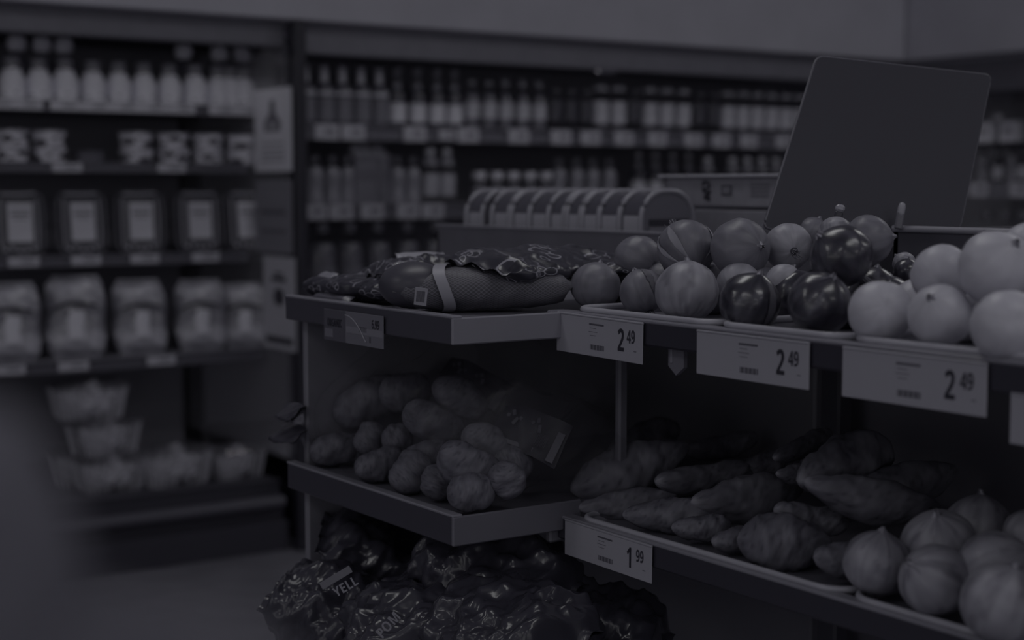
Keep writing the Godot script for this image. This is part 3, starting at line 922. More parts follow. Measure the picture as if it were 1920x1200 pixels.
func drinks_stock() -> void:
	var z := FRONT - 0.05
	var y1 := 1.42
	row("wine", "wine_bottle", wine_bottle, [573, 608, 642, 677, 711], 200, z, y1, "dark bottle with bright neck foil", "on the upper drinks shelf", "foil necked bottles on the upper drinks shelf", 1.02)
	row("beer", "beer_bottle", beer_bottle, [744, 782, 818, 851], 200, z, y1, "dark bottle with white label", "on the upper drinks shelf", "white labelled dark bottles", 1.02)
	row("beer", "beer_bottle", beer_bottle, [748, 784, 820, 852], 200, z - 0.09, y1, "dark bottle in the second rank", "behind the white labelled ones", "dark bottles in the second rank", 1.14)
	row("cider", "cider_bottle", cider_bottle, [884, 916, 947, 979, 1010], 200, z, y1, "short bottle with grey label", "on the upper drinks shelf", "grey labelled short bottles", 1.0)
	row("cider", "cider_bottle", cider_bottle, [946, 978, 1008], 200, z - 0.09, y1, "short bottle in the second rank", "behind the grey labelled ones", "short bottles in the second rank", 1.12)
	row("dark_can", "dark_can", dark_can, [1040, 1068, 1096], 200, z, y1, "black can filling the first dark gap", "on the upper drinks shelf", "black cans by the short bottles", 0.98)
	row("tall_can", "tall_can", tall_can, [1124, 1157], 200, z, y1, "grey tall can of the first pair", "on the upper drinks shelf", "first pair of grey tall cans", 1.1)
	row("dark_can", "dark_can", dark_can, [1186], 200, z, y1, "almost black can between grey cans", "on the upper drinks shelf", "", 1.05)
	row("tall_can", "tall_can", tall_can, [1216, 1247, 1279], 200, z, y1, "grey tall can of the middle three", "on the upper drinks shelf", "middle three grey tall cans", 1.1)
	row("dark_can", "dark_can", dark_can, [1309, 1335], 200, z, y1, "black can filling the second dark gap", "on the upper drinks shelf", "black cans after the grey three", 1.05)
	row("tall_can", "tall_can", tall_can, [1361, 1389, 1416, 1443, 1469, 1494, 1518], 200, z, y1, "grey tall can of the last row", "on the upper drinks shelf", "last row of grey tall cans", 1.1)
	var y2 := 1.14
	row("juice", "juice_bottle", juice_bottle, [590, 622, 650], 340, z, y2, "grey juice bottle", "on the middle drinks shelf", "grey juice bottles near the post", 1.0)
	row("gable", "gable_carton", gable_carton, [678, 712], 340, z, y2, "pale gable topped carton", "on the middle drinks shelf", "pale gable topped cartons", 0.9)
	row("juice", "juice_bottle", juice_bottle, [744, 773], 340, z, y2, "grey juice bottle beside the cartons", "on the middle drinks shelf", "juice bottles beside the cartons", 1.0)
	row("pale", "pale_bottle", pale_bottle, [806, 837], 340, z, y2, "pale bottle with white cap", "on the middle drinks shelf", "pale white capped bottles", 0.93)
	row("squat", "squat_bottle", squat_bottle, [898, 930, 961, 992, 1022], 340, z, y2, "squat bottle with white cap", "on the middle drinks shelf", "squat white capped bottles", 1.0)
	row("juice", "juice_bottle", juice_bottle, [1047, 1080, 1110, 1141], 340, z, y2, "grey juice bottle past the squat ones", "on the middle drinks shelf", "juice bottles past the squat ones", 1.0)
	row("beer", "beer_bottle", beer_bottle, [1196, 1228, 1260, 1290], 340, z, y2, "dark bottle", "behind the carton box on the middle drinks shelf", "dark bottles behind the carton box", 1.0)
	row("pale", "pale_bottle", pale_bottle, [1326, 1372, 1400, 1427, 1454], 340, z, y2, "pale white capped bottle by the sign", "on the middle drinks shelf", "pale bottles by the sign", 0.84)
	var y3 := 0.84
	row("swing", "round_bottle", swing_jar, [604, 655, 707, 762, 815], 470, z - 0.01, y3, "large glossy bottle", "on the lower drinks shelf", "large glossy bottles on the lower drinks shelf", 1.0)
	var rails := [[1.42, 250, [613, 663, 778, 838, 878, 973, 1052, 1108, 1170, 1233, 1300, 1353, 1405, 1470], "upper"], [1.14, 396, [590, 640, 698, 765, 812, 900], "middle"]]
	for r in rails:
		var xs: Array = r[2]
		for i in xs.size():
			var p := on_z(xs[i], r[1], FRONT + 0.016)
			stand("drinks_card", "price_card", func(o): price_card(o, 0.095, 0.052, 64), "pale price card on the %s drinks shelf rail, %s from the black post" % [r[3], ORD[i]], "price card", Vector3(p.x, r[0] - 0.027, p.z), 0.0, "pale cards on the %s drinks shelf rail" % r[3], 0.72 if xs[i] == 838 else 1.0)
	for s in [[1137, 133, "small bright lamp bracket under the header of the drinks case"], [110, 58, "small bright lamp bracket under the header of the dairy case"], [480, 80, "small lamp bracket under the dairy header near the glass panel"]]:
		var p := on_z(s[0], s[1], -4.73)
		var t := thing("lamp_bracket", s[2], "bracket", p)
		part("clip", bx(Vector3(0.075 if s[0] != 480 else 0.03, 0.014, 0.03), 0.003), mat(66, 0.3), t)
		part("arm", bx(Vector3(0.012, 0.05, 0.012), 0.002), mat(40, 0.4), t, Vector3(0, 0.03, -0.01))

func corner_stock() -> void:
	# small bottles and boxes seen to the right of the dark sign
	var X := 5.36
	var spec := [["white_box", 1852, 0.0, "pale small box on the upper corner shelf half behind the sign"], ["white_box", 1898, 0.0, "pale small box on the upper corner shelf at the picture edge"]]
	for s in spec:
		var p := on_x(s[1], 262, X)
		stand("small_box", "small_box", func(o):
			part("box_body", bx(Vector3(0.06, 0.085, 0.09), 0.003, Vector3(0, 0.0425, 0)), mat(88, 0.5), o)
			part("flap", bx(Vector3(0.056, 0.004, 0.086), 0.001, Vector3(0, 0.087, 0)), mat(70, 0.5), o)
			part("print", bx(Vector3(0.001, 0.03, 0.05), 0.0003, Vector3(-0.0305, 0.045, 0)), mat(70, 0.5), o), s[3], "box", Vector3(X, 1.387, p.z), 0.0)
	var pj := on_x(1871, 240, X + 0.03)
	stand("squat", "squat_bottle", squat_bottle, "white capped squat bottle between two boxes on the upper corner shelf", "bottle", Vector3(pj.x, 1.387, pj.z), 0.0)
	var xs := [1843, 1872, 1899, 1918]
	for i in 4:
		var p := on_x(xs[i], 330, X)
		var far_one := i % 2 == 0
		stand("juice" if far_one else "beer", "corner_bottle", juice_bottle if far_one else beer_bottle, ["pale juice bottle beside the sign edge on the middle corner shelf", "dark narrow bottle second from the sign on the middle corner shelf", "pale juice bottle third from the sign on the middle corner shelf", "dark bottle at the picture edge on the middle corner shelf"][i], "bottle", Vector3(X, 1.222, p.z), 0.5, "", 0.78)
	for i in 3:
		var p := on_x([1836, 1912, 1960][i], 357, 5.287)
		var o := stand("corner_card", "price_card", func(q): price_card(q, 0.095, 0.06, 74), "pale price card on the corner case rail, %s from the sign" % ORD[i], "price card", Vector3(5.284, 1.19, p.z), 0.0, "pale cards on the corner case rail")
		o.basis = FACING_LEFT
	for i in 3:
		var p := on_x([1846, 1880, 1914][i], 410, X)
		stand("swing", "corner_bottle", swing_jar, "large glossy bottle low in the corner case, %s from the sign" % ORD[i], "bottle", Vector3(X + 0.02, 0.862, p.z), 0.0, "large glossy bottles low in the corner case")

# ---------------------------------------------------------------- the raised display behind the onions
const RX := 1.75
func arch(w: float, h: float, r: float, t: float) -> Vector2:
	# a round-shouldered outline from the lower left (t 0) over the top to the lower right (t 1)
	var side := h - r
	var bend := PI * r / 2.0
	var flat := w - 2.0 * r
	var s := t * (2.0 * side + 2.0 * bend + flat)
	if s < side: return Vector2(0, s)
	s -= side
	if s < bend: return Vector2(r - r * cos(s / r), side + r * sin(s / r))
	s -= bend
	if s < flat: return Vector2(r + s, h)
	s -= flat
	if s < bend: return Vector2(w - r + r * sin(s / r), side + r * cos(s / r))
	return Vector2(w, maxf(side - (s - bend), 0.0))
func round_pack(o: Node3D) -> void:
	# clear round-shouldered pack with a printed sleeve; its narrow side looks along -X
	var w := 0.118
	var h := 0.142
	var r := 0.052
	var d := 0.062
	var b := MB.new()
	var pts := []
	for i in 33:
		pts.append(arch(w, h, r, i / 32.0))
	b.prism(pts, -d / 2, d / 2)
	part("shell", b.done(), mat(44, 0.25), o)
	for z in [-d / 2, d / 2]:
		b = MB.new()
		var path := []
		for i in 33:
			var p := arch(w + 0.006, h + 0.003, r, i / 32.0)
			path.append(Vector3(p.x - 0.003, p.y, z))
		b.tube(path, 0.005, 8)
		part("rim", b.done(), mat(58, 0.22), o)
	var band := func(t0: float, t1: float, z0: float, z1: float, off: float) -> ArrayMesh:
		return MB.new().grid(12, 4, func(u, v):
			var t: float = lerpf(t0, t1, u)
			var p := arch(w, h, r, t)
			var q := arch(w, h, r, minf(t + 0.01, 1.0)) - arch(w, h, r, maxf(t - 0.01, 0.0))
			var nn := Vector2(-q.y, q.x).normalized()
			return Vector3(p.x + nn.x * off, p.y + nn.y * off, lerpf(z1, z0, v)), false).done()
	part("pale_sleeve", band.call(0.0, 0.28, -d * 0.36, d * 0.36, 0.0012), mat(66, 0.4), o)
	part("dark_sleeve", band.call(0.28, 0.6, -d * 0.4, d * 0.4, 0.0014), mat(27, 0.35), o)
	part("emblem", band.call(0.42, 0.48, -d * 0.2, d * 0.15, 0.0022), mat(50, 0.4), o)
	part("emblem_mark", band.call(0.435, 0.465, -d * 0.1, d * 0.06, 0.003), mat(25, 0.4), o)
	b = MB.new()
	for i in 9:
		var z := (i % 3 - 0.6) * 0.010 + 0.008
		var y := 0.03 + (i / 3) * 0.014 + 0.005 * sin(i * 3.0)
		b.box(Vector3(-0.0022, y, z), Vector3(0.0012, 0.009, 0.007), 0.0003, Basis(Vector3.RIGHT, i * 0.9))
	part("berry_print", b.done(), mat(20, 0.4), o)
	# the end that faces the aisle
	b = MB.new()
	b.box(Vector3(w * 0.52, h * 0.62, d / 2 + 0.0015), Vector3(w * 0.78, 0.012, 0.002), 0.0005)
	part("dark_strip", b.done(), mat(18, 0.4), o)
	b = MB.new()
	b.box(Vector3(w * 0.52, h * 0.4, d / 2 + 0.0015), Vector3(w * 0.78, h * 0.32, 0.002), 0.0005)
	part("end_label", b.done(), mat(50, 0.4), o)
	b = MB.new()
	for i in 4:
		b.box(Vector3(w * 0.25, h * 0.5 - i * 0.007, d / 2 + 0.003), Vector3(0.018, 0.0022, 0.0008), 0.0002)
	part("print", b.done(), mat(34, 0.4), o)

func top_riser() -> void:
	var t := thing("display_table", "flat table behind the onion shelf carrying the pale trough and packs", "table", Vector3(2.06, 0, -1.7))
	part("table_top", bx(Vector3(0.6, 0.03, 2.5), 0.004), mat(30, 0.5), t, Vector3(0, 1.026, 0))
	for x in [-0.26, 0.26]:
		for z in [-1.15, 1.15]:
			part("leg", bx(Vector3(0.05, 1.01, 0.05), 0.004), mat(16, 0.5), t, Vector3(x, 0.505, z))
	var z0 := on_x(818, 440, RX).z
	var z1 := -1.66
	t = thing("produce_trough", "pale low trough holding the row of clear packs behind the onions", "trough", Vector3(RX, 1.041, 0))
	var m := fine(42, 0.5, 2.0, 0.0, 0.03)
	part("front_board", bx(Vector3(0.012, 0.078, z1 - z0), 0.002), m, t, Vector3(0.006, 0.039, (z0 + z1) / 2))
	part("lip", bx(Vector3(0.018, 0.005, z1 - z0), 0.0015), mat(52, 0.4), t, Vector3(0.007, 0.078, (z0 + z1) / 2))
	part("floor_board", bx(Vector3(0.36, 0.006, z1 - z0), 0.001), m, t, Vector3(0.18, 0.003, (z0 + z1) / 2))
	for z in [z0 + 0.005, z1 - 0.005]:
		part("end_board", bx(Vector3(0.36, 0.07, 0.01), 0.002), m, t, Vector3(0.18, 0.035, z))
	var px := [1165, 1125, 1090, 1059, 1031, 996, 962, 925, 877]
	for i in px.size():
		var p := on_x(px[i], 425, RX + 0.03)
		stand("round_pack", "clear_pack", round_pack, "clear round shouldered pack with dark sleeve in the trough, %s from the onions" % ORD[i], "package", Vector3(RX + 0.03, 1.048, p.z + 0.03), 0.0, "clear packs in a row in the trough")
	# cartons
	for k in 2:
		var top := on_x(1340, [331, 393][k], 2.0).y
		var bot: float = [on_x(1340, 388, 2.0).y, 1.042][k]
		var a := on_x(1248, 350, 2.0).z
		var c := on_x(1462, 350, 2.0).z
		var h := top - bot
		var o := thing("carton", ["pale carton with flared rim and small dark emblem, on top of another carton", "lower pale carton under the flared one behind the packs"][k], "carton", Vector3(2.0, bot, (a + c) / 2))
		var l := c - a
		part("carton_body", bx(Vector3(0.2, h, l), 0.003, Vector3(0.1, h / 2, 0)), fine(60 if k == 0 else 54, 0.6, 5.0, 0.0, 0.04), o)
		if k == 0:
			var b := MB.new()
			b.box(Vector3(-0.004, h + 0.001, 0), Vector3(0.012, 0.006, l + 0.03), 0.002)
			b.box(Vector3(0.1, h + 0.001, -l / 2 - 0.006), Vector3(0.2, 0.006, 0.014), 0.002)
			part("rim", b.done(), mat(66, 0.5), o)
			b = MB.new()
			for i in 14:
				b.box(Vector3(-0.001, 0.018 + 0.009 * (i % 4) + 0.003 * sin(i * 2.0), -l * 0.14 + 0.006 * (i / 4) + 0.003 * cos(i * 5.0)), Vector3(0.001, 0.008, 0.006), 0.0002, Basis(Vector3.RIGHT, i * 1.1))
			part("dark_emblem", b.done(), mat(20, 0.6), o)
			b = MB.new()
			b.box(Vector3(-0.001, 0.032, l * 0.06), Vector3(0.001, 0.02, 0.03), 0.0002)
			part("frame_print", b.done(), mat(32, 0.6), o)
			b = MB.new()
			b.box(Vector3(-0.002, 0.032, l * 0.06), Vector3(0.001, 0.013, 0.02), 0.0002)
			part("square_print", b.done(), mat(50, 0.6), o)
			b = MB.new()
			for i in 4:
				b.box(Vector3(-0.001, 0.022 + i * 0.007, l * 0.34), Vector3(0.001, 0.002, 0.05), 0.0002)
			part("print_line", b.done(), mat(40, 0.6), o)
		else:
			var b := MB.new()
			b.box(Vector3(-0.001, h * 0.5, l * 0.05), Vector3(0.001, 0.006, 0.034), 0.0002, Basis(Vector3.RIGHT, 0.5))
			part("dark_mark", b.done(), mat(26, 0.6), o)
			b = MB.new()
			b.box(Vector3(-0.001, h * 0.54, l * 0.0), Vector3(0.001, 0.003, 0.02), 0.0002, Basis(Vector3.RIGHT, -0.2))
			part("dark_mark", b.done(), mat(26, 0.6), o)
	# the grey tray on the right and the dark sign with its clips
	var ta := on_x(1674, 440, 1.735).z
	t = thing("produce_trough", "grey trough with rolled rim behind the white onions", "trough", Vector3(1.735, 1.041, 0))
	var top2 := on_x(1760, 431, 1.735).y - 1.041
	part("front_board", bx(Vector3(0.012, top2, 0.9), 0.002), fine(33, 0.35, 2.0, 0.0, 0.05), t, Vector3(0.006, top2 / 2, ta + 0.45))
	var b2 := MB.new()
	b2.tube([Vector3(-0.002, top2, ta), Vector3(-0.002, top2, ta + 0.9)], 0.005, 8)
	part("rolled_rim", b2.done(), mat(58, 0.3), t)
	part("end_board", bx(Vector3(0.3, top2, 0.012), 0.002), mat(20, 0.4), t, Vector3(0.15, top2 / 2, ta + 0.006))
	part("floor_board", bx(Vector3(0.3, 0.006, 0.9), 0.001), mat(30, 0.5), t, Vector3(0.16, 0.003, ta + 0.45))
	var bl := far(1432, 428, 2.17)
	var br := far(1800, 430, 2.30)
	var tl := far(1533, 105, 2.31)
	var ex := (br - bl).normalized()
	var ez := ex.cross(tl - bl).normalized()
	var ey := ez.cross(ex)
	var tr := far(1866, 136, 2.42)
	var q := []
	for p in [bl, br, tr, tl]:
		q.append(Vector2((p - bl).dot(ex), (p - bl).dot(ey)))
	var outline := []
	for i in 4:
		var c: Vector2 = q[i]
		var da := (q[(i + 3) % 4] - c).normalized() as Vector2
		var db := (q[(i + 1) % 4] - c).normalized() as Vector2
		for k in 7:
			var s := k / 6.0
			var rr := 0.014
			outline.append((c + da * rr).lerp(c, s).lerp(c.lerp(c + db * rr, s), s))
	var o := thing("blank_sign", "large blank dark sign panel leaning back above the onions", "sign", bl)
	o.basis = Basis(ex, ey, ez)
	part("panel", MB.new().prism(outline, -0.004, 0.0).done(), mat(20, 0.6), o)
	var edge := []
	for p in outline:
		edge.append(Vector3(p.x, p.y, -0.002))
	part("edge", MB.new().tube(edge, 0.0022, 6, true).done(), mat(34, 0.4), o)
	for k in 2:
		var at := far([1570, 1686][k], 416, [2.12, 2.235][k])
		var cl := thing("sign_clip", ["small metal clip holding the dark sign, above the dark glossy onion", "small pale clip holding the dark sign, above the trough corner"][k], "clip", at)
		cl.basis = cb * Basis(Vector3(0, 0, 1), -0.18)
		var mb := MB.new()
		mb.box(Vector3(0, 0.002, 0), Vector3(0.011, 0.026, 0.008), 0.002)
		part("jaw", mb.done(), mat(20 if k == 0 else 40, 0.3), cl)
		mb = MB.new()
		if k == 0:
			mb.box(Vector3(0.0, 0.019, 0.001), Vector3(0.0125, 0.010, 0.011), 0.003)
		else:
			mb.lathe([Vector2(0, 0.008), Vector2(0.004, 0.009), Vector2(0.0055, 0.013), Vector2(0.0055, 0.022), Vector2(0.004, 0.027), Vector2(0, 0.029)], 14)
		part("grip", mb.done(), mat(62, 0.25), cl)

# ---------------------------------------------------------------- onions
func onion_mesh(kind: String, sd: float) -> ArrayMesh:
	var spec: Dictionary = {
		"mid": [44.0, 7.0, 0.0], "light": [64.0, 7.0, 0.0], "dark": [18.0, 10.0, 2.0], "white": [74.0, 3.0, 0.0], "tan": [58.0, 9.0, 0.0]}
	var base: float = spec[kind][0]
	var amp: float = spec[kind][1]
	var shape := func(u, v):
		var a: float = TAU * u
		var th: float = PI * v
		var r := pow(sin(th), 0.92)
		var y := -cos(th) * 0.93
		if th > 2.45:
			var k: float = (th - 2.45) / 0.69
			y += 0.09 * k * k
		elif th < 0.4:
			y += 0.06 * pow((0.4 - th) / 0.4, 2.0)
		var d := 1.0 + 0.05 * noise(Vector3(cos(a) * r, y, sin(a) * r) + Vector3(sd, 0, sd), 1.1)
		d += 0.003 * cos(a * 9.0 + sd) * r
		return Vector3(r * cos(a) * d, y, -r * sin(a) * d)
	var col := func(u, v):
		var a: float = TAU * u
		var fine_line := noise(Vector3(cos(a) * 8.0 + sd, sin(a) * 8.0, v * 0.9), 1.6) * 0.6
		var wide := noise(Vector3(cos(a) * 1.3, sin(a) * 1.3 + sd, v * 1.4), 1.3)
		var val: float = base + amp * (fine_line * 0.9 + wide * 1.3)
		var cap: float = smoothstep(0.80, 0.97, v) * (10.0 if kind != "dark" else 4.0)
		val -= cap * (0.3 + fine_line)
		if kind == "dark" and wide > 0.25:
			val += 10.0 * (wide - 0.25) * 3.0
		if kind == "tan":
			val -= 17.0 * smoothstep(0.16, 0.3, noise(Vector3(cos(a) * 2.0, v * 2.2, sin(a) * 2.0 + sd), 0.9)) * (0.6 + fine_line)
		return lin(clampf(val, 9.0, 88.0))
	return MB.new().grid(56, 30, shape, true, col).done()
func root_mesh(sd: float, pale := false) -> ArrayMesh:
	var b := MB.new()
	b.lathe([Vector2(0, -0.93), Vector2(0.1, -0.925), Vector2(0.16, -0.9), Vector2(0.19, -0.86)], 16, Vector3.ZERO, lin(70 if pale else 26))
	for i in 22:
		var a := i * 2.4 + sd
		var r := 0.03 + 0.16 * fposmod(i * 0.37 + sd, 1.0)
		var p := Vector3(cos(a) * r, -0.9, sin(a) * r)
		b.tube([p, p * 1.15 + Vector3(0, -0.05, 0), p * 1.5 + Vector3(0.02 * sin(i), -0.05 - 0.05 * fposmod(i * 0.61, 1.0), 0.02)], 0.012, 5, false, lin(70 if pale else (34 if i % 3 else 62)))
	return b.done()
func stem_mesh(sd: float) -> ArrayMesh:
	var f := func(u, v):
		var a: float = TAU * u
		var r: float = lerpf(0.13, 0.04, v) * (1.0 + 0.35 * sin(a * 4.0 + v * 3.0 + sd)) + (0.02 if v > 0.9 else 0.0)
		return Vector3(r * cos(a) + 0.05 * v * sin(sd), 0.97 + 0.16 * float(v), -r * sin(a))
	return MB.new().grid(24, 8, f, true, func(u, v): return lin(50.0 + 16.0 * sin(TAU * u * 4.0))).done()
func peel_mesh(sd: float, r0: float, wide: float) -> ArrayMesh:
	# a loose papery strip of skin standing off the onion
	var f := func(u, v):
		var th: float = lerpf(0.9, 2.95, v)
		var a: float = sd + (u - 0.5) * wide * sin(PI * v) * (1.0 + 0.4 * noise(Vector3(v * 4.0, sd, 0), 2.0))
		var r: float = r0 + 0.03 * sin(v * 9.0 + sd) * absf(u - 0.5) + 0.02
		return Vector3(sin(th) * cos(a), -cos(th) * 0.93, -sin(th) * sin(a)) * r
	return MB.new().grid(6, 20, f, false).done()
func onion(kind: String, n: int, at: Vector3, r: float, stem: Vector3, spin: float, label: String, extra := "") -> Node3D:
	var key := "onion_%s_%d" % [kind, n]
	var root_key := "root_%d%s" % [n, "w" if kind == "white" else ""]
	var stem_key := "stem_%d" % n
	if not meshes.has(key): meshes[key] = onion_mesh(kind, n * 3.7 + kind.length())
	if not meshes.has(root_key): meshes[root_key] = root_mesh(n, kind == "white")
	if not meshes.has(stem_key): meshes[stem_key] = stem_mesh(n)
	var o := thing("onion", label, "onion", at)
	var y := (cb * stem).normalized()
	var x := y.cross(Vector3(0.3, 0.2, 0.9)).normalized()
	o.basis = Basis(y, spin) * Basis(x, y, x.cross(y))
	o.scale = Vector3(r, r, r)
	part("skin", meshes[key], vmat(0.3, 0.5) if kind == "dark" else vmat(0.42), o)
	if kind != "white": part("root", meshes[root_key], vmat(0.8), o)
	part("stem", meshes[stem_key], vmat(0.7), o)
	if extra == "peel":
		for k in 6:
			part("loose_peel", peel_mesh(spin + k * 1.07 + 0.3 * sin(k * 4.0), 1.0 + 0.008 * k, 0.16 + 0.05 * (k % 3)), mat(64 if k % 2 else 56, 0.5), o)
	elif extra == "flake":
		part("loose_peel", peel_mesh(spin + 2.2, 1.02, 0.3), mat(32, 0.5), o)
	return o

func onions() -> void:
	var up := Vector3(0.1, 1, 0.1)
	var list := [
		# kind, variant, px, py, radius px, X, stem direction (right, up, towards the camera), spin, label, extra
		["mid", 0, 1117, 537, 47, 1.33, Vector3(0.2, 0.95, -0.3), 0.0, "plain grey onion at the far left end of the onion shelf", ""],
		["mid", 1, 1205, 547, 44, 1.335, Vector3(-0.3, 0.9, -0.25), 1.0, "small grey onion low between the end onion and the pale capped one", "flake"],
		["tan", 2, 1288, 547, 60, 1.31, Vector3(0.05, 0.95, -0.25), 2.0, "front onion with pale upper half just above the first price sign", ""],
		["mid", 2, 1196, 488, 47, 1.42, Vector3(-0.75, 0.3, -0.75), 0.4, "dark grey onion in the second layer showing its small root scar", ""],
		["mid", 0, 1287, 466, 55, 1.40, Vector3(0.25, -0.6, 0.6), 1.9, "top onion with pale strips of loose peel", "peel"],
		["mid", 1, 1388, 466, 57, 1.42, Vector3(0.55, 0.05, 0.85), 2.6, "large streaked grey onion with its pale stem tip showing", ""],
		["light", 0, 1478, 463, 45, 1.50, Vector3(-0.1, 0.25, -1.0), 0.3, "pale onion with a dark hairy root facing out", ""],
		["light", 1, 1385, 533, 42, 1.40, Vector3(0.3, 0.5, -0.8), 0.8, "pale onion half hidden behind the front dark onion", ""],
		["light", 2, 1470, 528, 34, 1.42, Vector3(0.5, 0.8, 0.1), 0.2, "small pale onion peeping between the two front dark onions", ""],
		["mid", 1, 1452, 500, 46, 1.58, up, 0.4, "grey onion deep in the pile behind the front pale ones", ""],
		["mid", 2, 1458, 436, 32, 1.62, Vector3(0.3, 0.5, -0.8), 0.2, "grey onion behind the pale one with the hairy root", ""],
		["mid", 1, 1522, 440, 34, 1.60, Vector3(0.4, 0.8, 0.0), 1.2, "grey onion behind and right of the pale rooted onion", ""],
		["tan", 0, 1567, 440, 34, 1.53, Vector3(0.3, 0.5, -0.8), 2.2, "pale brownish onion just behind the upper dark onion", ""],
		["mid", 0, 1628, 450, 47, 1.50, Vector3(0.8, 0.1, 0.3), 0.9, "grey onion to the right of the upper dark onion under the sign", ""],
		["dark", 0, 1578, 481, 60, 1.36, Vector3(-0.7, 0.6, 0.2), 0.5, "glossy dark onion on top of the pile below the sign clips", ""],
		["dark", 1, 1406, 567, 58, 1.31, Vector3(0.3, 0.9, 0.3), 1.1, "dark onion with ragged skin at the left front of the dark ones", "flake"],
		["dark", 2, 1537, 568, 61, 1.30, Vector3(0.3, 0.7, 0.5), 2.1, "dark streaked onion in front, next to the white onions", ""],
		["dark", 1, 1640, 545, 45, 1.42, up, 0.1, "dark onion mostly hidden behind the first white onion", ""],
		["dark", 0, 1700, 510, 26, 1.56, up, 0.7, "small dark onion in the gap below the grey trough", ""],
		["tan", 1, 1695, 494, 22, 1.62, Vector3(-0.6, 0.6, 0.0), 0.9, "small pale onion in the gap below the grey trough", ""],
		["white", 0, 1651, 586, 60, 1.29, Vector3(0.1, -0.2, -1.0), 0.0, "leftmost white onion in the front row over the third price sign", ""],
		["white", 1, 1766, 516, 58, 1.36, Vector3(0.2, 0.4, -1.0), 0.6, "white onion resting on the two front white onions", ""],
		["white", 2, 1762, 592, 60, 1.29, Vector3(-0.5, 0.6, 0.75), 1.3, "middle white onion in the front row with a small stem spot", ""],
		["white", 0, 1868, 503, 72, 1.33, Vector3(0.25, 0.6, 0.75), 2.4, "big white onion on the upper layer near the picture edge", ""],
		["white", 1, 1888, 612, 68, 1.27, Vector3(0.1, -0.2, -1.0), 1.7, "front white onion cut by the right picture edge", ""],
		["white", 2, 1928, 468, 52, 1.42, up, 2.9, "highest white onion at the right picture edge", ""],
		["white", 0, 1838, 536, 50, 1.50, up, 1.9, "white onion hidden at the back under the one with the raised stem", ""],
		["white", 1, 1845, 472, 36, 1.52, Vector3(0.0, 1, 0.1), 0.9, "white onion behind the big one with its stem tip sticking up", ""]]
	for s in list:
		var p := on_x(s[2], s[3], s[5])
		var r: float = s[4] * depth_of(p) / F
		onion(s[0], s[1], p, r, s[6], s[7], s[8], s[9])
	# the bottom of the pile, mostly hidden by the onions in front
	var under := [["mid", [1165, 1245, 1335, 1425], 1.44], ["mid", [1215, 1310, 1400], 1.55], ["dark", [1490, 1580, 1660], 1.43], ["dark", [1545, 1640], 1.54], ["white", [1725, 1810, 1885], 1.42], ["white", [1765, 1850], 1.52]]
	for g in under:
		for i in g[1].size():
			var p := on_x(g[1][i], 540, g[2])
			var r := 0.036
			p.y = TOP + 0.003 + r * 0.93
			onion(g[0], i % 3, p, r, Vector3(sin(i * 2.0), 0.5, -0.8), i * 1.1, "%s onion deep in the pile, %s from the end shelf in the %s row" % [{"mid": "grey", "dark": "dark", "white": "white"}[g[0]], ORD[i], "second" if g[2] < 1.5 else "back"])
	# the lower right heap
	var low := [
		[0, 1643, 1086, 62, 1.29, Vector3(0.15, 1, 0.15), 0.0, "tan onion at the left front of the lower onion heap"],
		[1, 1762, 1025, 72, 1.36, Vector3(-0.2, 0.9, 0.45), 0.8, "tan onion with dark torn skin on top of the lower heap"],
		[2, 1834, 990, 64, 1.46, Vector3(0.1, 1, 0.0), 1.6, "tan onion at the back top of the lower heap"],
		[0, 1752, 1134, 68, 1.28, Vector3(-0.8, 0.5, 0.3), 2.4, "tan onion with a seam of split skin in the lower front row"],
		[1, 1868, 1068, 74, 1.33, Vector3(0.6, 0.5, 0.4), 0.4, "mottled tan onion at the right of the lower heap"],
		[2, 1880, 1172, 80, 1.25, Vector3(0.2, 0.9, 0.3), 1.2, "large tan onion at the bottom right corner of the heap"],
		[0, 1928, 1000, 46, 1.44, Vector3(0, 1, 0.1), 2.0, "pale onion cut by the picture edge above the lower heap"]]
	for s in low:
		var p := on_x(s[1], s[2], s[4])
		var r: float = s[3] * depth_of(p) / F
		p.y = maxf(p.y, LOW + 0.012 + r * 0.93)
		onion("tan", s[0], p, r, s[5], s[6], s[7])

func tray(o: Node3D, w: float, l: float, rim: float) -> void:
	# shallow tray with rounded corners and a rolled rim; width along x, length along z
	var path := []
	var r := 0.035
	for c in [[w / 2 - r, l / 2 - r, 0.0], [-w / 2 + r, l / 2 - r, PI / 2], [-w / 2 + r, -l / 2 + r, PI], [w / 2 - r, -l / 2 + r, 1.5 * PI]]:
		for i in 7:
			var a: float = c[2] + PI / 2 * i / 6.0
			path.append(Vector3(c[0] + r * cos(a), rim, c[1] + r * sin(a)))
	part("rim", MB.new().tube(path, 0.0042, 8, true).done(), mat(66, 0.35), o)
	var b := MB.new()
	b.box(Vector3(0, 0.001, 0), Vector3(w - 0.01, 0.002, l - 0.01), 0.0005)
	part("base", b.done(), mat(40, 0.4), o)
	var n := path.size()
	b = MB.new()
	b.grid(n, 2, func(u, v):
		var p: Vector3 = path[int(round(u * n)) % n]
		return Vector3(p.x * lerpf(0.97, 1.0, v), lerpf(0.001, rim, v), p.z * lerpf(0.97, 1.0, v)), true)
	part("wall", b.done(), mat(56, 0.4), o)
